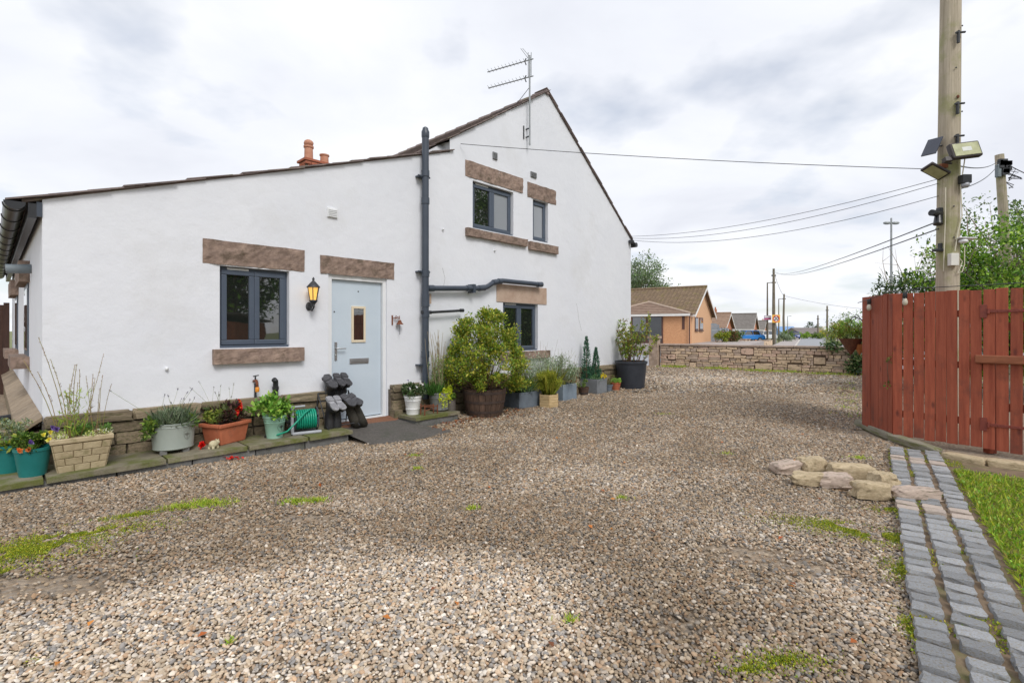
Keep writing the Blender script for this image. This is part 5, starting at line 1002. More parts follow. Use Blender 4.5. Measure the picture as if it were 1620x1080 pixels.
lm.add(q, rdir(n) * np.array([1, 1, .15]), np.repeat([[0, 0, 1.]], n, 0) + rdir(n) * .3, .04, .026, pal([lin(138, 78, 44), lin(120, 70, 48), lin(160, 104, 60), lin(104, 66, 46)], n))
n = 70; x = rng.uniform(-4, 4, n); y = rng.uniform(1.9, 7, n); kk = (np.abs(x) < y) & (UV(x, y)[1] < -.9); q = np.stack([x, y, [gz(a, b) + .02 for a, b in zip(x, y)]], 1)[kk]; lm.add(q, rdir(len(q)) * np.array([1, 1, .2]), rdir(len(q)) * .4 + np.array([0, 0, 1.]), .045, .028, pal([lin(170, 96, 50), lin(196, 130, 60), lin(130, 80, 50)], len(q)))
tag(stuff(lm.build('fallen_leaves')), 'scattered brown and orange fallen leaves on the gravel', 'leaves')

# left edge: black drain elbow and dark fence behind the cottage side
t = thing('drain_elbow', 'black bent drain pipe standing beside the sloping slabs', 'pipe', H(-.50, .55, 0), A0); MB().tube([(0, 0, 0), (0, 0, .40), (.03, 0, .47), (.12, 0, .5), (.30, 0, .52)], .035, 12).build('pipe', BLACKP, t, smooth=True); MB().tube([(0, 0, .33), (0, 0, .38)], .043, 12).build('collar', BLACKP, t, auto=40)
t = thing('dark_board_fence', 'dark brown board fence beyond the cottage side wall', 'fence', H(-.05, DEPTH_X - .4, 0), A0)
for k in range(12): o = MB().box(-.15 - k * .15, -.01 - k * .15, 0, .02, 0, 1.96 + random.uniform(-.01, .01)).build('board', DKW, t)
for z in (.4, 1.5): MB().box(-1.85, 0, .02, .07, z, z + .08).build('rail', DKW, t)
MB().box(-.09, -.0, -.06, -.005, 0, 2.0).build('post', DKW, t)

# ================================================================== RED FENCE AND GATE
random.seed(52)
FA, FB, FC = Vector((4.99, 7.01, 0)), Vector((4.85, 6.28, 0)), Vector((4.85 + .72 * 2.1, 6.28 - .92 * 2.1, 0))
fen = thing('board_fence', 'red brown stained close board fence turning a corner at the right', 'fence', (0, 0, 0))
def boards(p, q, n, pitch, wd, par, z0=.07, z1=1.87, start=0, name='board', th=.02, off=0):
    d = (q - p).normalized(); ang = math.atan2(d.y, d.x); nn = Vector((d.y, -d.x, 0))
    for i in range(start, n):
        c = p + d * (pitch * (i + .5)) + nn * (off + random.uniform(-.002, .002)); w = wd * random.uniform(.975, 1.02); m = MB(); zt = z1 + random.uniform(-.008, .008); zb = z0 + random.uniform(-.012, .012)
        m.box(-w / 2, w / 2, -th / 2, th / 2, zb, zt); o = m.build(name, REDW, par, bev=.003); o.location = (c.x, c.y, 0); o.rotation_euler = (random.uniform(-.003, .003), random.uniform(-.0035, .0035), ang)
boards(FB, FA, 7, .1062, .1045, fen, off=.0); NB = 9; boards(FB, FC, NB, .1045, .0965, fen, off=.0)
boards(FA, FA + Vector((1.0, 1.15, 0)), 14, .1062, .1045, fen)
dF = (FC - FB).normalized(); nF = Vector((dF.y, -dF.x, 0)); nF = nF if nF.y < 0 else -nF
for z in (.35, 1.0, 1.6):
    o = MB().box(0, NB * .1045, -.02, .02, z - .04, z + .04).build('rail', REDW, fen); o.location = FB - nF * .035; o.rotation_euler = (0, 0, math.atan2(dF.y, dF.x))
    dA = (FA - FB).normalized(); o = MB().box(0.02, .73, -.02, .02, z - .04, z + .04).build('rail', REDW, fen); o.location = FB + Vector((.035, -.02, 0)); o.rotation_euler = (0, 0, math.atan2(dA.y, dA.x))
for q in (FB + Vector((.07, .03, 0)), FA + Vector((.09, -.01, 0)), FB + dF * (NB * .1045 - .06) - nF * .12): o = MB().box(-.04, .04, -.04, .04, 0, 1.82).build('post', REDW, fen); o.location = q
gat = thing('board_gate', 'red brown boarded gate on strap hinges at the right edge', 'gate', (0, 0, 0)); GP = FB + dF * (NB * .1045 + .006)
boards(GP, GP + dF, 10, .1075, .0975, gat, z0=.05, z1=1.87)
ang = math.atan2(dF.y, dF.x)
for z in (.34, 1.62):
    m = MB().box(-.05, .42, -.021, -.0115, z - .016, z + .016); m.box(-.13, -.07, -.021, -.0115, z - .075, z + .075); m.tube([(-.06, -.02, z - .03), (-.06, -.02, z + .03)], .014, 8)
    for k in range(5): m.ball((.02 + k * .085, -.022, z), .008, .006, .008, 6, 5)
    o = m.build('strap_hinge', pm('painted_hinge', lin(118, 52, 42), lin(134, 64, 50), 20, .55, .3, 60), gat, bev=.002); o.location = GP; o.rotation_euler = (0, 0, ang)
o = MB().box(-.17, .9, -.06, -.0125, 1.03, 1.125).build('cross_bar', BRNW, gat, bev=.014); o.location = GP; o.rotation_euler = (0, 0, ang)
for z in (.5, 1.4): o = MB().box(0, 1.05, .0125, .05, z, z + .09).build('ledge_rail', REDW, gat); o.location = GP; o.rotation_euler = (0, 0, ang)
# string lights on the fence
BULB = glassmat('clear_bulb', (.55, .50, .40), 1.6, .08)
def bulb(p, label):
    t = thing('festoon_bulb', label, 'light bulb', p, 0, 'festoon bulbs on the fence'); MB().lathe([(.022, 0), (.024, -.01), (.024, -.06), (.018, -.07)], 12, cap1=True).build('socket', BLACKP, t, auto=40); MB().lathe([(.015, -.068), (.024, -.09), (.030, -.115), (.026, -.14), (.012, -.155), (.002, -.158)], 12, cap0=False).build('bulb', BULB, t, smooth=True)
b1 = FB + (FA - FB) * .62 + Vector((-.06, 0, 1.83)); b2 = FB + dF * .14 + nF * .06 + Vector((0, 0, 1.87)); bulb(b1, 'clear bulb hanging at the short left side of the fence'); bulb(b2, 'clear bulb hanging on the front of the fence near its corner')
tag(MB().tube([FA + Vector((-.03, .06, 1.80)), b1 + Vector((0, 0, 0)), FB + Vector((-.03, 0, 1.90)), b2, b2 + dF * .12 + Vector((0, 0, .05)), b2 + dF * .8 + Vector((0, 0, .055)) - nF * .12, b2 + dF * 2 + Vector((0, 0, .06)) - nF * .16], .005, 5).build('festoon_cable', BLACKP), 'thin cable of the string lights along the fence top', 'cable')
lm = LM(); mb = MB(); b = FB + (FA - FB) * .1 + Vector((-.03, -.02, 0)); pts = [b + Vector((.005, 0, .75)), b + Vector((-.012, 0, .9)), b + Vector((0, 0, 1.05))]; mb.tube(pts, .004, 5)
t = thing('fence_creeper', 'small ivy sprig growing through the fence boards', 'plant', (0, 0, 0)); mb.build('stem', STEMB, t); LM().cloud([tuple(b + Vector((.0, -.01, 1.02))), tuple(b + Vector((.03, -.03, 1.08))), tuple(b + Vector((0, 0, .7)))], .035, 46, .03, GREENS, .7).build('leaves', t)

# hanging cone baskets on a scroll bracket behind the fence corner
random.seed(61)
hb = thing('basket_bracket', 'black scrolled iron bracket behind the fence corner', 'bracket', (0, 0, 0)); c = P(1350, 508, 7.9)
MB().tube([P(1372, 512, 7.9), P(1362, 505, 7.9), P(1350, 501, 7.9), P(1345, 506, 7.9), P(1347, 510, 7.9)], .008, 6).build('arm', IRON, hb); MB().tube([P(1366, 510, 7.9), P(1358, 500, 7.9), P(1354, 497, 7.9), P(1352, 500, 7.9), P(1356, 503, 7.9)], .006, 6).build('scroll', IRON, hb)
CONE = pm('woven_cone', lin(96, 62, 48), lin(124, 84, 62), 30, .9, .8, 60); CONE2 = pm('coir_cone', lin(176, 112, 64), lin(196, 134, 84), 30, .9, .8, 60)
for px, py, Y_, r, h, mt, lab, nl, fr in ((1346, 561, 7.9, .17, .26, CONE, 'hanging cone basket with a bushy green plant near the fence', 1500, .28), (1360, 561, 7.85, .10, .17, CONE2, 'orange coir hanging cone half hidden by the fence', 250, .12)):
    q = P(px, py, Y_); t = thing('hanging_basket', lab, 'basket', q, 0, 'hanging cone baskets'); MB().lathe([(.006, 0), (r * .55, h * .5), (r, h), (r * .93, h), (r * .5, h * .52)], 18, cap0=True).build('cone', mt, t, auto=50)
    for k in range(3): a = k * 2.1; MB().tube([(r * math.cos(a), r * math.sin(a), h), (0, 0, h + .30)], .003, 4).build('chain', IRON, t)
    leafy(t, fr, h, .24, nl, .035, [lin(110, 140, 46), lin(134, 158, 60), lin(90, 116, 44), lin(120, 104, 50)], 24, .35, rc=.3, up=.6)

# ================================================================== POLES, LIGHTS, CABLES
PY_ = 7.0
pole = thing('telegraph_pole', 'tall weathered timber pole behind the red fence', 'pole', (0, 0, 0)); pb, ptp = P(1499, 455, PY_), P(1504, 0, PY_); dirp = (ptp - pb) / (ptp.z - pb.z)
base = pb - dirp * pb.z; tp = pb + dirp * 7.6; rp_ = lambda z: .140 - .0036 * z
m = MB(); n = 20; rows = 30; vs = []
for i in range(rows + 1):
    z = -.2 + 9.2 * i / rows; c = base + dirp * z
    for j in range(n): a = 6.283 * j / n; r = rp_(z) * (1 + .015 * mnoise.noise(Vector((math.cos(a) * 2, math.sin(a) * 2, z * .4)))) * (1 - .06 * math.exp(-((a - 4.45) / .12) ** 2)); vs.append((c.x + r * math.cos(a), c.y + r * math.sin(a), z))
m.add(vs, [(i * n + j, i * n + (j + 1) % n, (i + 1) * n + (j + 1) % n, (i + 1) * n + j) for i in range(rows) for j in range(n)] + [tuple(range(rows * n, rows * n + n))]); m.build('shaft', POLEW, pole, smooth=True)
def pc(py, dx=0, front=0): z = CZ + (HY - py) / F * PY_; c = base + dirp * z; return Vector((c.x + dx, c.y - front, z))
for py in (68, 178, 228): m = MB(); q = pc(py, -.02, .155); m.box(q.x - .012, q.x + .012, q.y - .012, q.y + .02, q.z - .09, q.z + .08); m.tube([q + Vector((-.04, 0, .05)), q + Vector((.09, 0, .06))], .014, 6); m.build('step_iron', IRON, pole)
for py, dx in ((50, .05), (115, -.03), (183, .06), (330, -.04), (378, -.03)): q = pc(py, dx, .132); MB().ball(q, .012, .008, .012, 8, 5).build('bolt', IRON, pole)
q = pc(160, .0, .135); MB().ball(q, .02, .01, .024).build('knot', RUST, pole)
# big floodlight
FLG = pm('floodlight_lens', lin(150, 152, 112), lin(190, 192, 150), 6, .15, .05, 20); ALU = pm('floodlight_body', lin(52, 46, 46), lin(66, 58, 56), 6, .5)
t = thing('floodlight', 'large rectangular floodlight facing the yard on the timber pole', 'floodlight', pc(250, -.05, .30), 0); o = MB().box(-.19, .19, -.03, .05, -.115, .115).build('housing', ALU, t, bev=.02); e = MB().box(-.165, .165, -.036, -.031, -.09, .09).build('lens', FLG, t, bev=.004)
MB().box(-.06, .06, -.039, -.0365, -.03, .03).build('led_panel', pm('led_panel', lin(190, 194, 190), lin(206, 208, 200), 9, .3), t); MB().tube([(-.20, 0, -.06), (-.24, .10, -.09), (-.1, .14, -.10)], .014, 6).build('bracket', ALU, t); MB().box(-.27, -.17, .0, .07, -.12, -.06).build('bracket_plate', ALU, t)
t.rotation_euler = (R(-14), R(-6), R(-4))
# solar floodlight: panel and lamp head
PVM = pm('solar_panel', lin(58, 62, 74), lin(72, 76, 88), 6, .25)
t = thing('solar_charger', 'small tilted solar panel on an arm left of the pole', 'solar panel', pc(233, -.26, .02), 0); o = MB().box(-.13, .13, -.10, .10, -.008, .008).build('panel', PVM, t, bev=.004); o.rotation_euler = (R(15), R(-66), 0); MB().tube([(.02, 0, 0), (.16, 0, 0.02), (.27, 0, .02)], .014, 8).build('arm', BLACKP, t)
t = thing('solar_floodlight', 'slim black led floodlight angled down left of the pole', 'floodlight', pc(273, -.24, .06), 0); o = MB().box(-.15, .15, -.09, .09, -.02, .02).build('head', ALU, t, bev=.01); o.rotation_euler = (R(-20), R(28), 0); o2 = MB().box(-.12, .12, -.07, .07, -.026, -.021).build('lens', FLG, t); o2.rotation_euler = o.rotation_euler; MB().tube([(.03, .02, .03), (.1, .0, .07), (.2, 0, .06)], .012, 6).build('arm', ALU, t); MB().box(.06, .2, -.03, .03, .04, .10).build('bracket_plate', BRNW, t)
t = thing('motion_sensor', 'black motion sensor block on the front of the pole', 'sensor', pc(292, .07, .17), 0); MB().box(-.06, .06, -.05, .04, -.04, .08).build('housing', BLACKP, t, bev=.008); MB().lathe([(.045, 0), (.05, -.03), (.035, -.06)], 14, (0, -.01, -.035), cap1=True).build('lens', pm('sensor_lens', lin(150, 152, 160), lin(170, 172, 178), 5, .25), t, smooth=True)
t = thing('twin_spotlight', 'black twin head security light on the left of the pole', 'security light', pc(345, -.20, .03), 0); MB().tube([(-.10, -.04, .06), (.06, 0, .05)], [.045, .04], 12).build('lamp_head', BLACKP, t, auto=50); MB().tube([(0, -.03, -.10), (.03, 0, .03)], [.055, .04], 12).build('lamp_head', BLACKP, t, auto=50); MB().box(.03, .09, -.02, .04, -.09, .14).build('mount', BLACKP, t, bev=.006)
t = thing('lower_sensor', 'small black bracket light low on the pole left side', 'sensor', pc(393, -.15, .03), 0); MB().box(-.08, .05, -.04, .03, -.05, -.01).build('head', BLACKP, t, bev=.006); MB().box(.0, .06, -.02, .03, -.03, .07).build('mount', BLACKP, t, bev=.006)
t = thing('cctv_camera', 'white dome topped camera on the right front of the pole', 'camera', pc(382, .09, .17), 0); MB().box(-.11, .11, -.06, .05, .0, .012).build('sunshield', WHITEP, t, bev=.004).rotation_euler = (R(-8), R(4), R(-10)); MB().lathe([(.03, 0), (.055, .015), (.05, .045), (.03, .055)], 14, (-.03, 0, -.055), cap1=True).build('body', WHITEP, t, smooth=True)
t = thing('junction_box', 'white junction box low on the pole', 'junction box', pc(413, -.06, .15), 0); MB().box(-.055, .055, -.035, .03, -.085, .085).build('box', pm('ivory_plastic', lin(214, 212, 204), lin(222, 220, 212), 5, .5), t, bev=.006)
IVC = pm('ivory_cable', lin(206, 200, 178), lin(220, 214, 194), 8, .6)
tag(MB().tube([pc(258, .07, .17), pc(300, .03, .155), pc(345, .05, .16), pc(370, .0, .155), pc(400, -.04, .155)], .007, 6).build('pole_cable', IVC), 'cream cable winding down the front of the pole', 'cable')
tag(MB().tube([pc(392, .09, .16), pc(420, .10, .15), pc(432, .06, .16), pc(434, .0, .16), pc(425, .03, .165), pc(416, .06, .16), pc(410, .01, .16)], .006, 6).build('pole_cable', IVC), 'looped cream cable below the white camera', 'cable')
tag(MB().tube([pc(430, -.13, .08), pc(395, -.14, .1), pc(350, -.13, .1), pc(300, -.13, .1)], .006, 6).build('pole_cable', IVC), 'pale cable down the left side of the pole', 'cable')
# second pole among the trees
p2 = thing('service_pole', 'leaning service pole with junction fittings among the right hand trees', 'pole', (0, 0, 0)); Y2 = 15.6; a, b = P(1596, 470, Y2), P(1581, 245, Y2); k = (b - a) / (b.z - a.z); bs = a - k * a.z; bs = bs - k * 0.2
MB().tube([bs, b], [.15, .115], 12).build('shaft', POLEW, p2, auto=50); m = MB()
for i in range(16): q = b - k * random.uniform(.25, .65); m.box(q.x - .2 + random.uniform(0, .3), q.x - .1 + random.uniform(0, .3), q.y - .2, q.y - .1, q.z - .05, q.z + .08)
m.build('insulators', IRON, p2); q = b - k * .5; MB().box(q.x - .25, q.x - .13, q.y - .18, q.y - .06, q.z - .25, q.z + .15).build('cable_box', GREYP, p2, bev=.02)
m = MB()
for i in range(8): q = b - k * random.uniform(.4, .8); m.tube([q, q + Vector((random.uniform(.1, .5), -.2, random.uniform(-.4, .1))), q + Vector((.15, -.1, -.3))], .012, 4)
m.build('loose_wires', IRON, p2)
def lamp_column(label, px, py0, Yp, h_extra=0, arm=None, r=.06, mat=GALV):
    top_ = P(px, py0, Yp); z0 = -.62; t = thing('lamp_column', label, 'street lamp', (top_.x, top_.y, z0), 0, 'street lamps'); MB().tube([(0, 0, 0), (0, 0, 1.2), (0, 0, top_.z - z0)], [r * 1.4, r * 1.4, r * .8], 8).build('column', mat, t, auto=40); Hh = top_.z - z0
    if arm: MB().tube([(0, 0, Hh - .04), (arm * .6, 0, Hh), (arm, 0, Hh)], r * .6, 6).build('arm', mat, t); MB().box(arm - .1, arm + .4, -.12, .12, Hh - .06, Hh + .08).build('lantern', mat, t, bev=.03)
    else:
        for s in (-1, 1): MB().ball((s * .22, 0, Hh - .25), .2, .1, .08).build('lantern', mat, t, smooth=True)
    return t
lamp_column('pale lamp column with two small heads left of the timber pole', 1410, 345, 25, r=.05); lamp_column('nearest street lamp with arm reaching over the road', 1214, 447, 61, arm=.65, r=.09, mat=POLEG); lamp_column('second street lamp behind the speed sign', 1232, 472.6, 88, arm=.8, r=.09, mat=POLEG); lamp_column('distant thin street lamp by the hedge', 1246, 500, 130, arm=.6, r=.09, mat=GALV)
FP = {}
for px, py, Yp, lab in ((1224, 425, 60, 'tallest far telegraph pole standing by the speed sign'), (1240.5, 465, 85, 'second far telegraph pole behind the speed sign'), (1294, 498.5, 110, 'shorter far pole on the right of the road'), (1308.6, 483.7, 92, 'taller far pole on the right of the road')):
    q = P(px, py, Yp); t = thing('road_pole', lab, 'pole', (q.x, q.y, -.62), 0, 'telegraph poles along the road'); hh = q.z + .62; MB().tube([(0, 0, 0), (-.1 if px == 1240.5 else 0, 0, hh * .5), (0, 0, hh)], [.2, .18, .13], 8).build('shaft', POLEG, t); MB().box(-.25, .25, -.08, .08, hh - .9, hh - .75).build('fitting', IRON, t); FP[px] = q
def cable(label, a, b, sag, r=.008, nm='overhead_cable'):
    a, b = Vector(a), Vector(b); tag(MB().tube([a.lerp(b, i / 16) - Vector((0, 0, sag * 4 * (i / 16) * (1 - i / 16))) for i in range(17)], r, 5).build(nm, IRON), label, 'cable', 'overhead cables')
cable('thin cable from the gable across to the timber pole', H(5.3, -.03, W(712, 223)[1]), pc(268, -.13), .05, .0055)
eave = H(11.15, -.05, W(996, 374)[1])
for i, (py, sg, lab) in enumerate(((283, .18, 'uppermost cable from the house corner to the timber pole'), (290, .24, 'middle cable from the house corner to the timber pole'), (310, .28, 'lowest cable from the house corner to the timber pole'))): cable(lab, eave - Vector((0, 0, .05 * i)), pc(py, -.14), sg, .0045)
for i, (py, sg, lab) in enumerate(((350, 3.3, 'upper long cable from far pole to the near timber pole'), (362, 3.6, 'lower long cable from far pole to the near timber pole'))): cable(lab, FP[1224] - Vector((.2 - .4 * i, 0, .4)), pc(py, -.14), sg * .14, .010)
cable('cable between the two far telegraph poles', FP[1224] - Vector((0, 0, .3)), FP[1240.5] - Vector((0, 0, .3)), .5, .02); cable('cable from second far pole across the road', FP[1240.5] - Vector((0, 0, .3)), P(1480, 492, 70), .8, .02)
cable('dark cable between timber pole and service pole', pc(262, .12), P(1578, 256, 15.5), .1, .010); cable('lower dark cable between timber pole and service pole', pc(300, .12), P(1578, 262, 15.5), .12, .009); cable('cable leaving the service pole to the right', P(1584, 254, 15.6), P(1700, 295, 14), .15, .014)

# ================================================================== STONE WALL AT THE ROAD
WL, WR = Vector((5.78, 19.2, 0)), Vector((10.9, 15.45, 0)); wd_ = (WR - WL); wlen = wd_.length; wang = math.atan2(wd_.y, wd_.x)
sw = thing('stone_wall', 'low rubble sandstone wall with flat coping along the road', 'wall', WL, wang); core = MB().box(0, wlen, .03, .34, -.1, .82).build('core', pm('dark_mortar', lin(98, 84, 72), lin(122, 106, 92), 14, .95, .6, 40), sw); random.seed(71)
RUB = [pm('rubble_buff', lin(200, 174, 146), lin(222, 198, 170), 7, .92, .5, 20, rv=.12, c3=lin(120, 104, 88), c3s=2.5, c3t=.6), pm('rubble_pink', lin(190, 160, 140), lin(214, 186, 166), 7, .92, .5, 20, rv=.14, c3=lin(116, 98, 86), c3s=2.5, c3t=.6), pm('rubble_grey', lin(166, 146, 130), lin(192, 172, 154), 7, .92, .5, 20, rv=.14)]
rs = [stone_mesh('stone', 300 + i, RUB[i % 3] if i < 6 else RUB[0], 1, .08, .2) for i in range(8)]
z = 0.0; big = [(1.1, .0, .26, .22), (3.35, .02, .55, .26), (4.35, .05, .42, .22), (2.9, .55, .42, .24), (.3, .3, .3, .2), (5.1, .3, .34, .24)]
for bx_, bz_, bl, bh in big: o = obj('stone', rs[random.choice((0, 1, 3, 6))], sw); o.location = (bx_ + bl / 2, .03, bz_ + bh / 2); o.scale = (bl - .015, .13, bh - .015)
while z < .80:
    h = random.uniform(.065, .115); h = min(h, .82 - z); x = -random.uniform(0, .2)
    while x < wlen:
        l = random.uniform(.14, .46); a, b = max(0, x), min(wlen, x + l); hit = [B for B in big if a < B[0] + B[2] and b > B[0] and z < B[1] + B[3] and z + h > B[1]]
        if hit:
            B = hit[0]
            if a < B[0] - .06: b = B[0]
            elif b > B[0] + B[2] + .06: a = B[0] + B[2]
            else: a = b
        if b - a > .06: o = obj('stone', random.choice(rs), sw); o.location = ((a + b) / 2, .035 + random.uniform(-.022, .012), z + h / 2 + random.uniform(-.006, .006)); o.scale = (b - a - .012, .12, h - .008); o.rotation_euler = (0, random.uniform(-.025, .025), 0)
        x += l
    z += h
x = -.05; COPE = pm('coping_stone', lin(152, 132, 118), lin(176, 158, 144), 6, .9, .4, 30, rv=.08)
while x < wlen: l = min(random.uniform(.7, 1.1), wlen - x + .02); MB().box(x, x + l - .01, -.05, .42, .822, .89 + random.uniform(-.004, .004)).build('coping', COPE, sw, bev=.012); x += l
gp = thing('gate_post', 'rough stone gate post at the left end of the road wall', 'gate post', WL + Vector((-.20, .1, 0)), wang); rough_block('post', .34, .34, 1.14, RUB[2], gp, (-.17, -.17, -.05), 9, .02, 5, 10); rough_block('cap', .42, .42, .09, COPE, gp, (-.21, -.21, 1.10), 10, .008, 5, 2)
# ivy over the wall's right end, pale boulder
ivy = thing('ivy', 'dark ivy hanging over the right end of the road wall', 'ivy', WR, wang); cs = [(random.uniform(-.9, 1.0), random.uniform(-.2, .15), random.uniform(.15, 1.1)) for _ in range(46)]; cs = [c for c in cs if c[0] > -.25 or c[2] > .7]
mb = MB(); [stem(mb, (random.uniform(0, .6), .05, .02), c, .012, .004, .1, 4, 5) for c in cs[::3]]; mb.build('stems', STEMB, ivy); LM().cloud(cs, .18, 2600, .075, DKGREEN + [lin(70, 96, 58), lin(150, 158, 110), lin(90, 116, 70)], .8, up=.1).build('foliage', ivy)
o = obj('white_boulder', stone_mesh('white_boulder', 401, pm('white_stone', lin(206, 204, 204), lin(226, 224, 222), 6, .8, .4, 20), 3, .1, .35, True)); o.location = G(1352, 590) + Vector((0, 0, .14)); o.scale = (.5, .35, .34); tag(o, 'pale white boulder at the foot of the ivy', 'stone')
tree('low_shrub', 'small yellow green shrub beside the fence at the end of the yard', G(1366, 592), .7, (.35, .3, .3), 14, 600, .06, YELGRN, 75, .02, .55, 'shrub')

# ================================================================== STREET BEYOND
ROADV = Vector((.512, .859, 0)); ROADL = Vector((-.859, .512, 0)); ZR = -.25
def RP(d, s, z=0): q = Vector((28.8, 50, 0)) + ROADV * d - ROADL * s; return Vector((q.x, q.y, z))     # d along the road, s to the right of the left kerb
def strip(name, mat, d0, d1, s0, s1, z): m = MB(); m.add([tuple(RP(d0, s0, z)), tuple(RP(d0, s1, z)), tuple(RP(d1, s1, z)), tuple(RP(d1, s0, z))], [(0, 1, 2, 3)]); return structure(m.build(name, mat))
strip('road', ROADM, -8, 130, 0, 4.6, ZR); strip('pavement', PAVE, -8, 130, -2.2, -.0, ZR + .1); strip('pavement', PAVE, -8, 130, 4.6, 6.4, ZR + .1)
m = MB(); a, b, c, d = RP(-8, -.15, ZR + .105), RP(-8, .0, ZR + .105), RP(130, .0, ZR + .105), RP(130, -.15, ZR + .105); m.hexa([tuple(q - Vector((0, 0, .2))) for q in (a, b, c, d)], [tuple(q) for q in (a, b, c, d)]); structure(m.build('kerb', KERBP))
m = MB(); m.add([(-10, 21.5, -.27), (60, 21.5, -.27), (60, 44, -.26), (-10, 44, -.26)], [(0, 1, 2, 3)]); structure(m.build('side_road', ROADM))
# bungalows
BRK_O = pm('orange_brick', lin(186, 132, 94), lin(220, 170, 128), 9, .9, .2, 60, stretch=(1, 1, 6)); BRK_T = pm('buff_brick', lin(192, 146, 108), lin(222, 180, 142), 9, .9, .2, 60, stretch=(1, 1, 6)); BRK_R = pm('rust_brick', lin(176, 112, 82), lin(194, 132, 100), 5, .9, .2, 60)
TILE = pm('mossy_roof_tile', lin(108, 90, 72), lin(136, 116, 92), 3.5, .9, .6, 14, rv=.05, c3=lin(124, 112, 68), c3s=1.4, c3t=.60); TILE_G = pm('grey_roof_tile', lin(112, 106, 100), lin(134, 128, 122), 2.5, .9, .5, 8, rv=.1); TILE_P = pm('porch_roof_tile', lin(130, 108, 94), lin(152, 130, 114), 3.5, .9, .5, 14)
FASC = pm('white_fascia', lin(222, 220, 216), lin(232, 230, 226), 3, .6); BRNF = pm('brown_frame', lin(82, 54, 46), lin(96, 64, 54), 5, .5)
def roof_courses(par, x0, x1, y0, z0, y1, z1, mat, n, name='roof', cols=0, th=.05):
    """One roof slope as stepped tile courses with rolls; x along the ridge, from eave (y0,z0) to ridge (y1,z1)."""
    m = MB(); L = math.hypot(y1 - y0, z1 - z0); ny, nz = -(z1 - z0) / L, (y1 - y0) / L
    if nz < 0: ny, nz = -ny, -nz
    for i in range(n):
        a, b = i / n, (i + 1.08) / n; h0, h1 = th, th * .35; ya, za, yb, zb = y0 + (y1 - y0) * a, z0 + (z1 - z0) * a, y0 + (y1 - y0) * b, z0 + (z1 - z0) * b
        if cols:
            w = (x1 - x0) / cols; prof = [(0, 0), (.25, .55), (.5, 0), (.75, -.1)]; xs = [(x0 + w * (k + p), q * .05) for k in range(cols) for p, q in prof] + [(x1, 0)]
            vs = [(x, ya + ny * (h0 + q), za + nz * (h0 + q)) for x, q in xs] + [(x, yb + ny * (h1 + q), zb + nz * (h1 + q)) for x, q in xs] + [(x, ya, za) for x, q in xs]; k = len(xs)
            m.add(vs, [(j, j + 1, k + j + 1, k + j) for j in range(k - 1)] + [(2 * k + j, 2 * k + j + 1, j + 1, j) for j in range(k - 1)])
        else: m.hexa([(x0, ya, za), (x1, ya, za), (x1, yb, zb), (x0, yb, zb)], [(x0, ya + ny * h0, za + nz * h0), (x1, ya + ny * h0, za + nz * h0), (x1, yb + ny * h1, zb + nz * h1), (x0, yb + ny * h1, zb + nz * h1)])
    return m.build(name, mat, par)
def bungalow(label, loc, L, D_, he, hr, wm, rm, ncourse=14, cols=0, chim=(), gwins=(), oh=.35, chm=None):
    """Local frame: x towards the road (gable at x=0, body at x<0), y along the road (front at y=0)."""
    t = thing('bungalow', label, 'house', loc, math.atan2(-ROADL.y, -ROADL.x), 'bungalows along the road'); m = MB()
    m.add([(0, 0, -.4), (0, D_, -.4), (0, D_, he), (0, D_ / 2, hr), (0, 0, he), (-L, 0, -.4), (-L, D_, -.4), (-L, D_, he), (-L, D_ / 2, hr), (-L, 0, he)], [(0, 1, 2, 3, 4), (9, 8, 7, 6, 5), (5, 0, 4, 9), (1, 6, 7, 2)]); m.build('wall', wm, t)
    sl_ = (hr - he) / (D_ / 2); roof_courses(t, -L, oh, -oh, he - oh * sl_, D_ / 2, hr, rm, ncourse, cols=cols); roof_courses(t, -L, oh, D_ + oh, he - oh * sl_, D_ / 2, hr, rm, ncourse)
    MB().tube([(-L, D_ / 2, hr + .06), (oh, D_ / 2, hr + .06)], .12, 8).build('ridge', rm, t)
    for s in (0, 1):
        ya, za, yb, zb = (-oh, he - oh * sl_, D_ / 2, hr) if s == 0 else (D_ + oh, he - oh * sl_, D_ / 2, hr); m = MB(); m.hexa([(oh - .03, ya, za - .20), (oh + .012, ya, za - .20), (oh + .012, yb, zb - .20), (oh - .03, yb, zb - .20)], [(oh - .03, ya, za - .0), (oh + .012, ya, za - .0), (oh + .012, yb, zb - .0), (oh - .03, yb, zb - .0)]); m.build('bargeboard', FASC, t)
    MB().box(-L, oh - .03, -oh - .02, -oh + .03, he - oh * sl_ - .16, he - oh * sl_ + .0).build('fascia', FASC, t)
    for y0, y1, z0, z1 in gwins: w = MB().box(.0, .05, y0, y1, z0, z1).build('window', BRNF, t); MB().box(.05, .06, y0 + .1, y1 - .1, z0 + .1, z1 - .1).build('pane', GLASS, w); MB().box(.0, .1, y0 - .05, y1 + .05, z0 - .1, z0 - .005).build('sill', BRNF, w)
    for x, w in chim: MB().box(x - w, x + w, D_ / 2 - .35, D_ / 2 + .35, hr - .6, hr + .9).build('chimney', chm or BRK_R, t); [MB().lathe([(.12, 0), (.1, .35)], 8, (x + q, D_ / 2, hr + .9), cap1=True).build('chimney_pot', TERRA, t) for q in (-.2, .2)]
    return t
B0 = P(1094, 542, 36.5); B0.z = .50
def along(px): # distance along the gable for a photo column
    k = (px - CX) / F; return (k * B0.y - B0.x) / (ROADV.x - k * ROADV.y)
w1 = [(along(1099), along(1104)), (along(1106), along(1111.5))]
b1_ = bungalow('near buff brick bungalow with mossy tiled roof behind the road wall', B0, 14, 9.2, 2.25, 4.45, BRK_T, TILE, 20, 46, gwins=[(a, b, .95, 1.95) for a, b in w1])
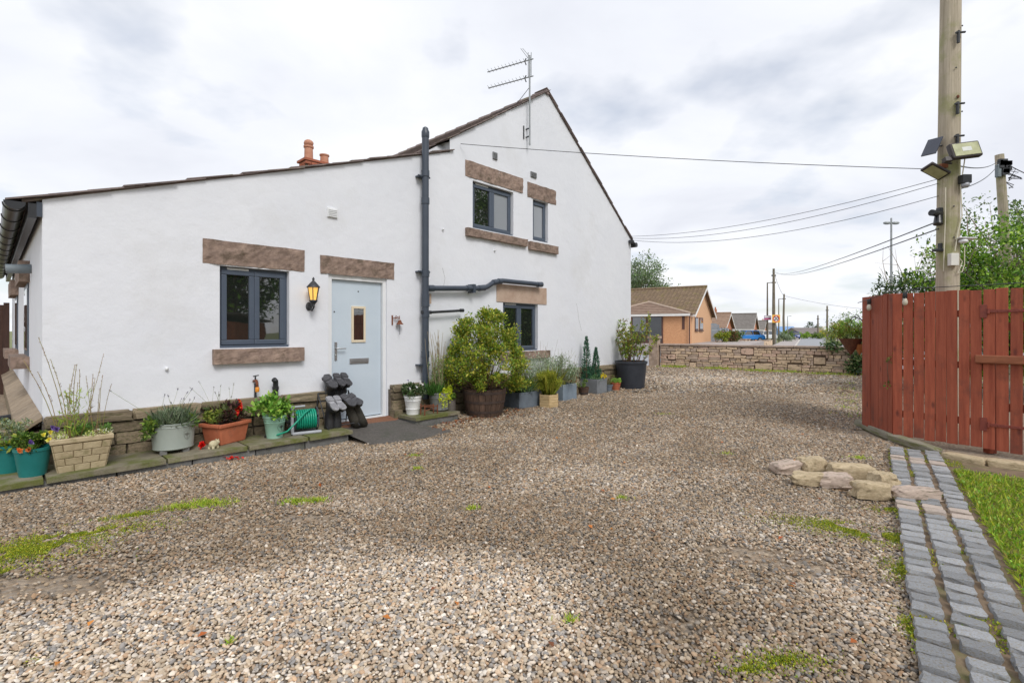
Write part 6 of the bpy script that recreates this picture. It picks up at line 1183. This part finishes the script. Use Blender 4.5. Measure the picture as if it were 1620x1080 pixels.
# projecting front bay with its own hipped roof
m = MB().box(-6.2, .0 - .01, -1.3, .0, -.4, 2.12); m.build('bay_wall', BRK_O, b1_)
m = MB(); ap = (-2.75, .9, 3.05); m.add([(-6.5, -1.55, 2.12), (.2, -1.55, 2.12), (.2, .3, 2.12), (-6.5, .3, 2.12), (-3.1, -.2, 3.05), (-3.1, 3.0, 3.05)], [(0, 1, 4), (1, 2, 5, 4), (3, 0, 4, 5)]); 
bayr = m.build('bay_roof', TILE_P, b1_)
for i in range(7):
    k = i / 7; xa, xb = -6.5 + (3.4) * k, .2 - 3.3 * k; m = MB(); y, z = -1.55 + 1.35 * k, 2.12 + .93 * k; y2, z2 = -1.55 + 1.35 * (k + 1 / 7), 2.12 + .93 * (k + 1 / 7); m.hexa([(xa, y, z - .01), (xb, y, z - .01), (xb - .4, y2, z2 - .01), (xa + .4, y2, z2 - .01)], [(xa, y - .02, z + .06), (xb, y - .02, z + .06), (xb - .4, y2, z2 + .02), (xa + .4, y2, z2 + .02)]); m.build('tile_course', TILE_P, bayr)
for a, b in (((-6.5, -1.55, 2.16), (-3.1, -.2, 3.10)), ((.2, -1.55, 2.16), (-3.1, -.2, 3.10))): MB().tube([a, b], .09, 6).build('hip_tile', pm('hip_tile', lin(170, 150, 134), lin(186, 166, 150), 5, .9), bayr)
MB().box(-6.5, .2, -1.6, -1.56, 1.96, 2.12).build('fascia', FASC, b1_); MB().tube([(.12, -1.4, -.2), (.12, -1.4, 2.1)], .05, 8).build('downpipe', BRNF, b1_)
w = MB().box(-4.1, -1.75, -1.36, -1.3, -.02, 2.0).build('patio_door', BRNF, b1_); MB().box(-2.85, -1.85, -1.38, -1.361, .08, 1.9).build('pane', GLASS, w); MB().box(-4.0, -3.0, -1.38, -1.361, .08, 1.9).build('pane', GLASS, w)
MB().box(-.40, -.22, -1.33, -1.3, 1.0, 1.95).build('side_light', BRNF, b1_); structure(MB().box(-20, 4, -4, 12, -1.2, .0).build('bungalow_plot', PAVE)); bpy.data.objects['bungalow_plot'].location = B0 - Vector((0, 0, .04)); bpy.data.objects['bungalow_plot'].rotation_euler = (0, 0, math.atan2(-ROADL.y, -ROADL.x))
def hloc(Y_, dx, z): q = B0 + ROADV * ((Y_ - B0.y) / ROADV.y); return Vector((q.x + dx, Y_, z))
bungalow('second bungalow with orange brown brick behind the grey panel fence', hloc(54, -.6, -.35), 13, 8, 2.1, 3.75, BRK_R, pm('brown_roof_tile', lin(138, 112, 94), lin(160, 134, 114), 2.5, .9, .5, 8), 12, chim=((-4, .4), (-8, .4)), gwins=((1.5, 3, .8, 1.9), (5, 6.5, .8, 1.9)))
bungalow('third bungalow with a big plain grey roof', hloc(74, .3, -.3), 14, 10, 2.1, 4.35, BRK_R, TILE_G, 12, chim=((-6, .4),), gwins=((2, 4, .8, 1.9), (6, 8, .8, 1.9)))
bungalow('fourth bungalow farther along the road with chimneys', hloc(97, 0, -.3), 14, 10, 2.0, 3.7, BRK_R, TILE_G, 10, chim=((-2.5, .5), (-7, .5)))
bungalow('fifth bungalow, the most distant of the row', hloc(122, .5, -.3), 14, 10, 2.0, 3.6, BRK_R, TILE_G, 8, chim=((-2.5, .5),))
def farblock(label, px0, px1, py0, py1, Y_, wm, rm, ridge=.55):
    a, b = P(px0, py1, Y_), P(px1, py0, Y_); t = thing('far_building', label, 'house', (a.x, Y_, -.6), 0, 'buildings closing the road'); w = b.x - a.x; h = b.z + .6; he = h * ridge; MB().box(0, w, 0, 9, 0, he).build('wall', wm, t)
    m = MB(); m.add([(-.3, -.4, he - .1), (w + .3, -.4, he - .1), (w + .3, 4.5, h), (-.3, 4.5, h), (-.3, 9.4, he - .1), (w + .3, 9.4, he - .1)], [(0, 1, 2, 3), (3, 2, 5, 4), (1, 5, 2), (0, 3, 4)]); m.build('roof', rm, t)
    k = max(2, int(w / 4))
    for i in range(k): x = w * (i + .5) / k; q = MB().box(x - .9, x + .9, -.06, 0, he * .3, he * .75).build('window', FASC, t); MB().box(x - .8, x + .8, -.08, -.061, he * .34, he * .71).build('pane', GLASS, q)
farblock('far building with a bright blue grey roof at the end of the road', 1241, 1267, 516, 527, 150, pm('far_white', lin(196, 200, 204), lin(206, 210, 214), 2, .8), pm('blue_roof', lin(112, 146, 190), lin(126, 160, 202), 1, .6), .25); farblock('long far terrace with a dark roof at the end of the road', 1268, 1311, 518, 530, 135, pm('far_grey', lin(168, 160, 154), lin(180, 172, 166), 2, .8), pm('dark_far_roof', lin(112, 104, 100), lin(124, 116, 112), 1, .8), .45)
# grey panel fence and arched gate beside the bungalow
GP_ = pm('grey_fence_panel', lin(134, 144, 154), lin(146, 156, 166), 4, .7, .15, 30, rv=.05); a = P(1119.5, 540, 44); t = thing('arched_gate', 'grey slatted garden gate with an arched top beside the bungalow', 'gate', (a.x, a.y, a.z)); wg = 17.5 / F * 44; m = MB()
for k in range(11): MB().box(.04, wg - .04, 0, .03, .03 + k * .125, .03 + k * .125 + .11).build('slat', GP_, t)
MB().prism([(.04, 1.42)] + [(wg / 2 + (wg / 2 - .04) * math.cos(x), 1.42 + .2 * math.sin(x)) for x in np.linspace(3.14, 0, 10)][1:-1] + [(wg - .04, 1.42)], 0, .03).build('arch', GP_, t)
for x in (-.03, wg - .05): MB().box(x, x + .08, -.03, .06, 0, 1.5).build('post', GP_, t)
t = thing('panel_fence', 'row of pale grey fence panels running back beside the bungalow', 'fence', P(1137, 529, 44.2), 0)
for k in range(4):
    d = Vector((.50, .86, 0)) * (k * 1.9); ang = math.atan2(.86, .50)
    o = MB().box(0, .1, -.06, .06, -1.0, .62).build('post', pm('dark_grey_post', lin(96, 104, 112), lin(108, 116, 124), 4, .7), t); o.location = d; o.rotation_euler = (0, 0, ang)
    for j in range(8): o = MB().box(.1, 1.9, -.015, .015, -.9 + j * .185, -.74 + j * .185).build('slat', GP_, t); o.location = d; o.rotation_euler = (0, 0, ang)
# low garden walls on the left of the road
def lowwall(label, a, b, h, mat, pil=None):
    a, b = Vector(a), Vector(b); d = b - a; t = thing('garden_wall', label, 'wall', a, math.atan2(d.y, d.x), 'front garden walls'); L = Vector((d.x, d.y)).length; MB().box(0, L, 0, .22, -.6, h).build('wall', mat, t); MB().box(-.03, L + .03, -.03, .25, h, h + .07).build('coping', COPE, t)
    for x in pil or (): MB().box(x - .25, x + .25, -.06, .40, -.6, h + .22).build('pier', RUB[0], t); MB().box(x - .3, x + .3, -.1, .44, h + .22, h + .30).build('pier_cap', COPE, t)
q0, q1 = P(1136, 540, 42), P(1176, 541, 45); q0.z = q1.z = 0; lowwall('low orange brick planter wall in front of the bungalow drive', q0, q1, .47, BRK_T)
q0, q1 = P(1178, 541, 45), P(1222, 541, 54); q0.z = q1.z = -.2; lowwall('low stone front garden wall with a pier near the speed sign', q0, q1, .55, RUB[0], (.3, 1.6))
# signs on their poles
t = thing('speed_sign', 'yellow backed round 20 speed limit sign', 'road sign', P(1228, 504, 59.5), R(0)); s = 6.2 / F * 59.5; YB = pm('sign_yellow', lin(232, 176, 60), lin(238, 184, 72), 3, .5); MB().box(-s, s, 0, .03, -s, s).build('backing', YB, t)
def discm(r, y, n=28): m = MB(); m.add([(r * math.cos(6.283 * i / n), y, r * math.sin(6.283 * i / n)) for i in range(n)] , [tuple(range(n))]); return m
discm(s * .86, -.005).build('red_ring', pm('sign_red', lin(196, 40, 44), lin(204, 48, 50), 3, .5), t); discm(s * .64, -.010).build('white_disc', FASC, t)
def textm(txt, size, mat, par, loc, name='lettering', rot=(R(90), 0, 0)):
    cu_ = bpy.data.curves.new(name, 'FONT'); cu_.body = txt; cu_.size = size; cu_.align_x = 'CENTER'; cu_.align_y = 'CENTER'; cu_.offset = size * .03; tmp = bpy.data.objects.new('tmp', cu_); COL.objects.link(tmp); dg = bpy.context.evaluated_depsgraph_get(); me = bpy.data.meshes.new_from_object(tmp.evaluated_get(dg)); bpy.data.objects.remove(tmp); me.materials.clear(); me.materials.append(mat); o = obj(name, me, par); o.location = loc; o.rotation_euler = rot; return o
textm('20', s * 1.2, BLACKP, t, (0, -.016, 0)); MB().tube([(0, .06, -6), (0, .06, s)], .05, 8).build('post', GALV, t)
t = thing('street_notice', 'small purple and white notice on the near lamp column', 'road sign', P(1214.5, 502.5, 60.5), 0); a = 5.6 / F * 60.5; MB().box(-a, a, 0, .03, -a * .62, a * .62).build('plate', pm('sign_purple', lin(140, 110, 160), lin(150, 120, 170), 3, .5), t); MB().box(-a * .9, a * .9, -.008, -.002, a * .05, a * .5).build('white_band', FASC, t); MB().box(-a * .9, a * .9, -.008, -.002, -a * .5, -a * .15).build('pink_band', pm('sign_pink', lin(200, 90, 120), lin(210, 100, 130), 3, .5), t)
# cars
TYRE = pm('tyre', (.02, .02, .02), (.03, .03, .03), 9, .8); RIM = pm('wheel_rim', (.4, .4, .42), (.5, .5, .52), 9, .3, metal=.8); HL = pm('headlight_glass', (.7, .72, .75), (.8, .82, .85), 9, .1)
def car(label, loc, rz, paint, L=4.1, wd=1.75, h=1.48):
    t = thing('parked_car', label, 'car', loc, rz, 'cars along the road'); pf = [(-L / 2, .35), (-L / 2 + .05, .75), (-L / 2 + .9, .92), (L / 2 - .15, .95), (L / 2, .7), (L / 2, .35)]; m = MB(); m.prism(pf, -wd / 2, wd / 2); m.build('body', paint, t, bev=.09)
    m = MB(); zb, zt, x0, x1, x2, x3 = .90, h, -L / 2 + .85, -L / 2 + 1.55, L / 2 - .75, L / 2 - .25; w0, w1 = wd / 2 - .06, wd / 2 - .24; m.hexa([(x0, -w0, zb), (x3, -w0, zb), (x3, w0, zb), (x0, w0, zb)], [(x1, -w1, zt - .06), (x2, -w1, zt - .06), (x2, w1, zt - .06), (x1, w1, zt - .06)]); m.build('glasshouse', GLASS, t, bev=.03); MB().box(x1 - .05, x2 + .05, -w1 - .01, w1 + .01, zt - .07, zt).build('roof', paint, t, bev=.03)
    for s_ in (-1, 1):
        for xx in (x1 + .1, (x1 + x2) / 2, x2 - .05): MB().tube([(xx + (-.5 if xx < 0 else .2) * (1 if xx != (x1 + x2) / 2 else 0), s_ * (w0 + .012), zb), (xx, s_ * (w1 + .012), zt - .06)], .03, 5).build('pillar', paint, t)
        for xx in (-L / 2 + .75, L / 2 - .75): o = MB().lathe([(.2, -.1), (.31, -.1), (.31, .1), (.2, .1)], 18, cap0=True, cap1=True).build('wheel', TYRE, t, auto=40); o.rotation_euler = (R(90), 0, 0); o.location = (xx, s_ * (wd / 2 - .08), .31); r_ = MB().lathe([(.2, -.108), (.2, .108)], 14, cap0=True, cap1=True).build('rim', RIM, o)
        MB().ball((-L / 2 + .06, s_ * (wd / 2 - .25), .70), .08, .2, .09).build('headlight', HL, t, smooth=True); MB().ball((x0 + .35, s_ * (wd / 2 + .07), .98), .07, .1, .07).build('mirror', paint, t, smooth=True)
    MB().box(-L / 2 - .03, -L / 2 + .05, -.5, .5, .42, .62).build('grille', BLACKP, t, bev=.02); MB().box(-L / 2 - .045, -L / 2 - .031, -.26, .26, .46, .57).build('number_plate', FASC, t)
CB = pm('dark_blue_paint', lin(46, 66, 130), lin(52, 74, 140), 3, .25, coat=.5); CB2 = pm('bright_blue_paint', lin(30, 120, 200), lin(40, 130, 210), 3, .3, coat=.5); CW = pm('white_car_paint', (.72, .73, .74), (.76, .77, .78), 3, .3, coat=.5)
q = P(1257, 537, 91); car('dark blue car facing the viewer parked on the road', Vector((q.x, 91, ZR)), math.atan2(-ROADV.y, -ROADV.x) + math.pi, CB); bpy.data.objects['parked_car'].rotation_euler.z = math.atan2(ROADV.y, ROADV.x)
q = P(1181, 532, 62); car('bright blue car on a driveway behind the garden wall', Vector((q.x, 62, -.05)), R(5), CB2, 4.0); q = P(1206, 531, 72); car('white car parked on a driveway beyond the blue car', Vector((q.x, 72, -.1)), R(20), CW, 4.0); q = P(1161, 531, 66); car('pale car half hidden left of the blue car', Vector((q.x, 66, -.05)), R(12), CW, 4.0)

# ================================================================== TREES AND HEDGES
random.seed(81)
tree('broad_tree', 'leafy tree rising behind the near bungalow roof', P(1016, 540, 60).xy.to_3d() + Vector((0, 0, -.3)), 10.0, (3.6, 3.6, 4.2), 90, 15000, .24, GREYGRN + [lin(110, 130, 84), lin(92, 116, 70)], 82, .25, .58, rc=.34)
DENSE = [lin(104, 140, 44), lin(128, 160, 56), lin(84, 120, 40), lin(64, 98, 36)]
tree('laurel_tree', 'dense bright green laurel behind the red fence', (11.6, 10.6, 0), 4.1, (2.6, 2.2, 1.9), 170, 46000, .075, DENSE + [lin(150, 180, 70)], 83, .12, .50, rc=.24, ratio=.55)
tree('dark_conifer', 'dark shrub showing left of the timber pole above the fence', (9.3, 11.2, 0), 2.95, (.9, .9, 1.1), 34, 6000, .09, DKGREEN + [lin(96, 112, 56)], 84, .08, .55, rc=.32, ratio=.35)
t = tree('thin_tree', 'sparse half bare tree around the service pole', (17.9, 17.6, 0), 6.6, (2.7, 2.4, 2.2), 60, 2600, .12, [lin(84, 108, 60), lin(110, 128, 80), lin(70, 92, 52)], 85, .12, .66, rc=.20, bare=34, barkm=pm('pale_bark', lin(150, 132, 116), lin(172, 156, 140), 12, .9, .5, 30))
tree('bare_bush', 'bare twiggy bush left of the timber pole', (9.9, 12.0, 0), 4.2, (1.1, 1.0, 1.3), 4, 260, .07, GREENS, 86, .05, .62, 'bush', bare=40, barkm=MATS['pale_bark'])
for i, (x, y, h, lab) in enumerate(((14.5, 4.5, 8.5, 'garden tree outside the view to the right of the fence'), (13, -2.0, 7.0, 'tall garden tree outside the view, right of the viewer'), (10.5, -7.5, 7.0, 'spreading garden tree behind the viewer on the right'), (17, 9.5, 11, 'tallest garden tree far to the right of the viewer'))):
    tree('garden_tree', lab, (x, y, 0), h, (2.6, 2.6, h * .36), 80, 9000, .18, DENSE + DKGREEN, 90 + i, .18, .60, rc=.3, group='trees beyond the gate')
t = thing('garden_shed', 'brown boarded shed wall outside the view to the right', 'shed', (11.0, -1.6, 0), R(100))
for k in range(13): MB().box(-2, 2, 0, .03, k * .13, k * .13 + .125).build('board', BRNW, t)
MB().hexa([(-2.2, -.2, 1.7), (2.2, -.2, 1.7), (2.2, 1.8, 2.0), (-2.2, 1.8, 2.0)], [(-2.2, -.2, 1.76), (2.2, -.2, 1.76), (2.2, 1.8, 2.06), (-2.2, 1.8, 2.06)]).build('roof', TARMAC, t); MB().box(-1.98, 1.98, .04, 1.7, 0, 1.69).build('wall', BRNW, t)
random.seed(95)
for i, (px, py, Y_, h, r, cols, lab) in enumerate(((1143, 541, 41, .95, .8, YELGRN, 'low yellow green shrub in front of the grey gate'), (1155, 541, 42.5, 1.1, .8, [lin(120, 80, 60), lin(96, 92, 50), lin(84, 104, 50)], 'reddish brown shrub beside the yellow green one'), (1165, 538, 43.5, .9, .7, GREENS, 'small green shrub before the blue car'),
        (1240, 537, 72, 1.6, 1.1, GREYGRN, 'pale hedge bush beside the pavement'), (1246, 536, 82, 1.8, 1.2, GREENS, 'green hedge bush farther along the pavement'), (1268, 535, 100, 1.7, 1.6, [lin(120, 150, 60), lin(140, 166, 70)], 'bright hedge behind the dark blue car'), (1282, 535, 105, 1.4, 2.2, GREENS, 'long green hedge at the road end'), (1300, 535, 100, 1.4, 2.2, GREENS, 'green hedge below the far poles'),
        (1315, 543, 48, 2.2, 1.1, GREENS + YELGRN, 'mixed green bush on the right side of the road'), (1326, 544, 44, 2.2, 1.1, [lin(196, 176, 60), lin(150, 150, 60), lin(110, 126, 50)], 'yellow flowering bush on the right side of the road'), (1338, 545, 38, 2.6, 1.2, GREENS, 'green bush right of the yellow one'), (1354, 545, 34, 2.4, 1.3, DENSE, 'green bush just left of the red fence'), (1288, 530, 190, 5, 4, DKGREEN, 'dark round tree above the far terrace'))):
    q = P(px, py, Y_); q.z = -.45 if Y_ > 44 else q.z - .1
    tree('bush', lab, q, h, (r, r, h * .42), 22, 1400, .05 + Y_ * .0016, cols, 120 + i, .05, .55, 'bush', rc=.42)
q = P(1030, 500, 44)
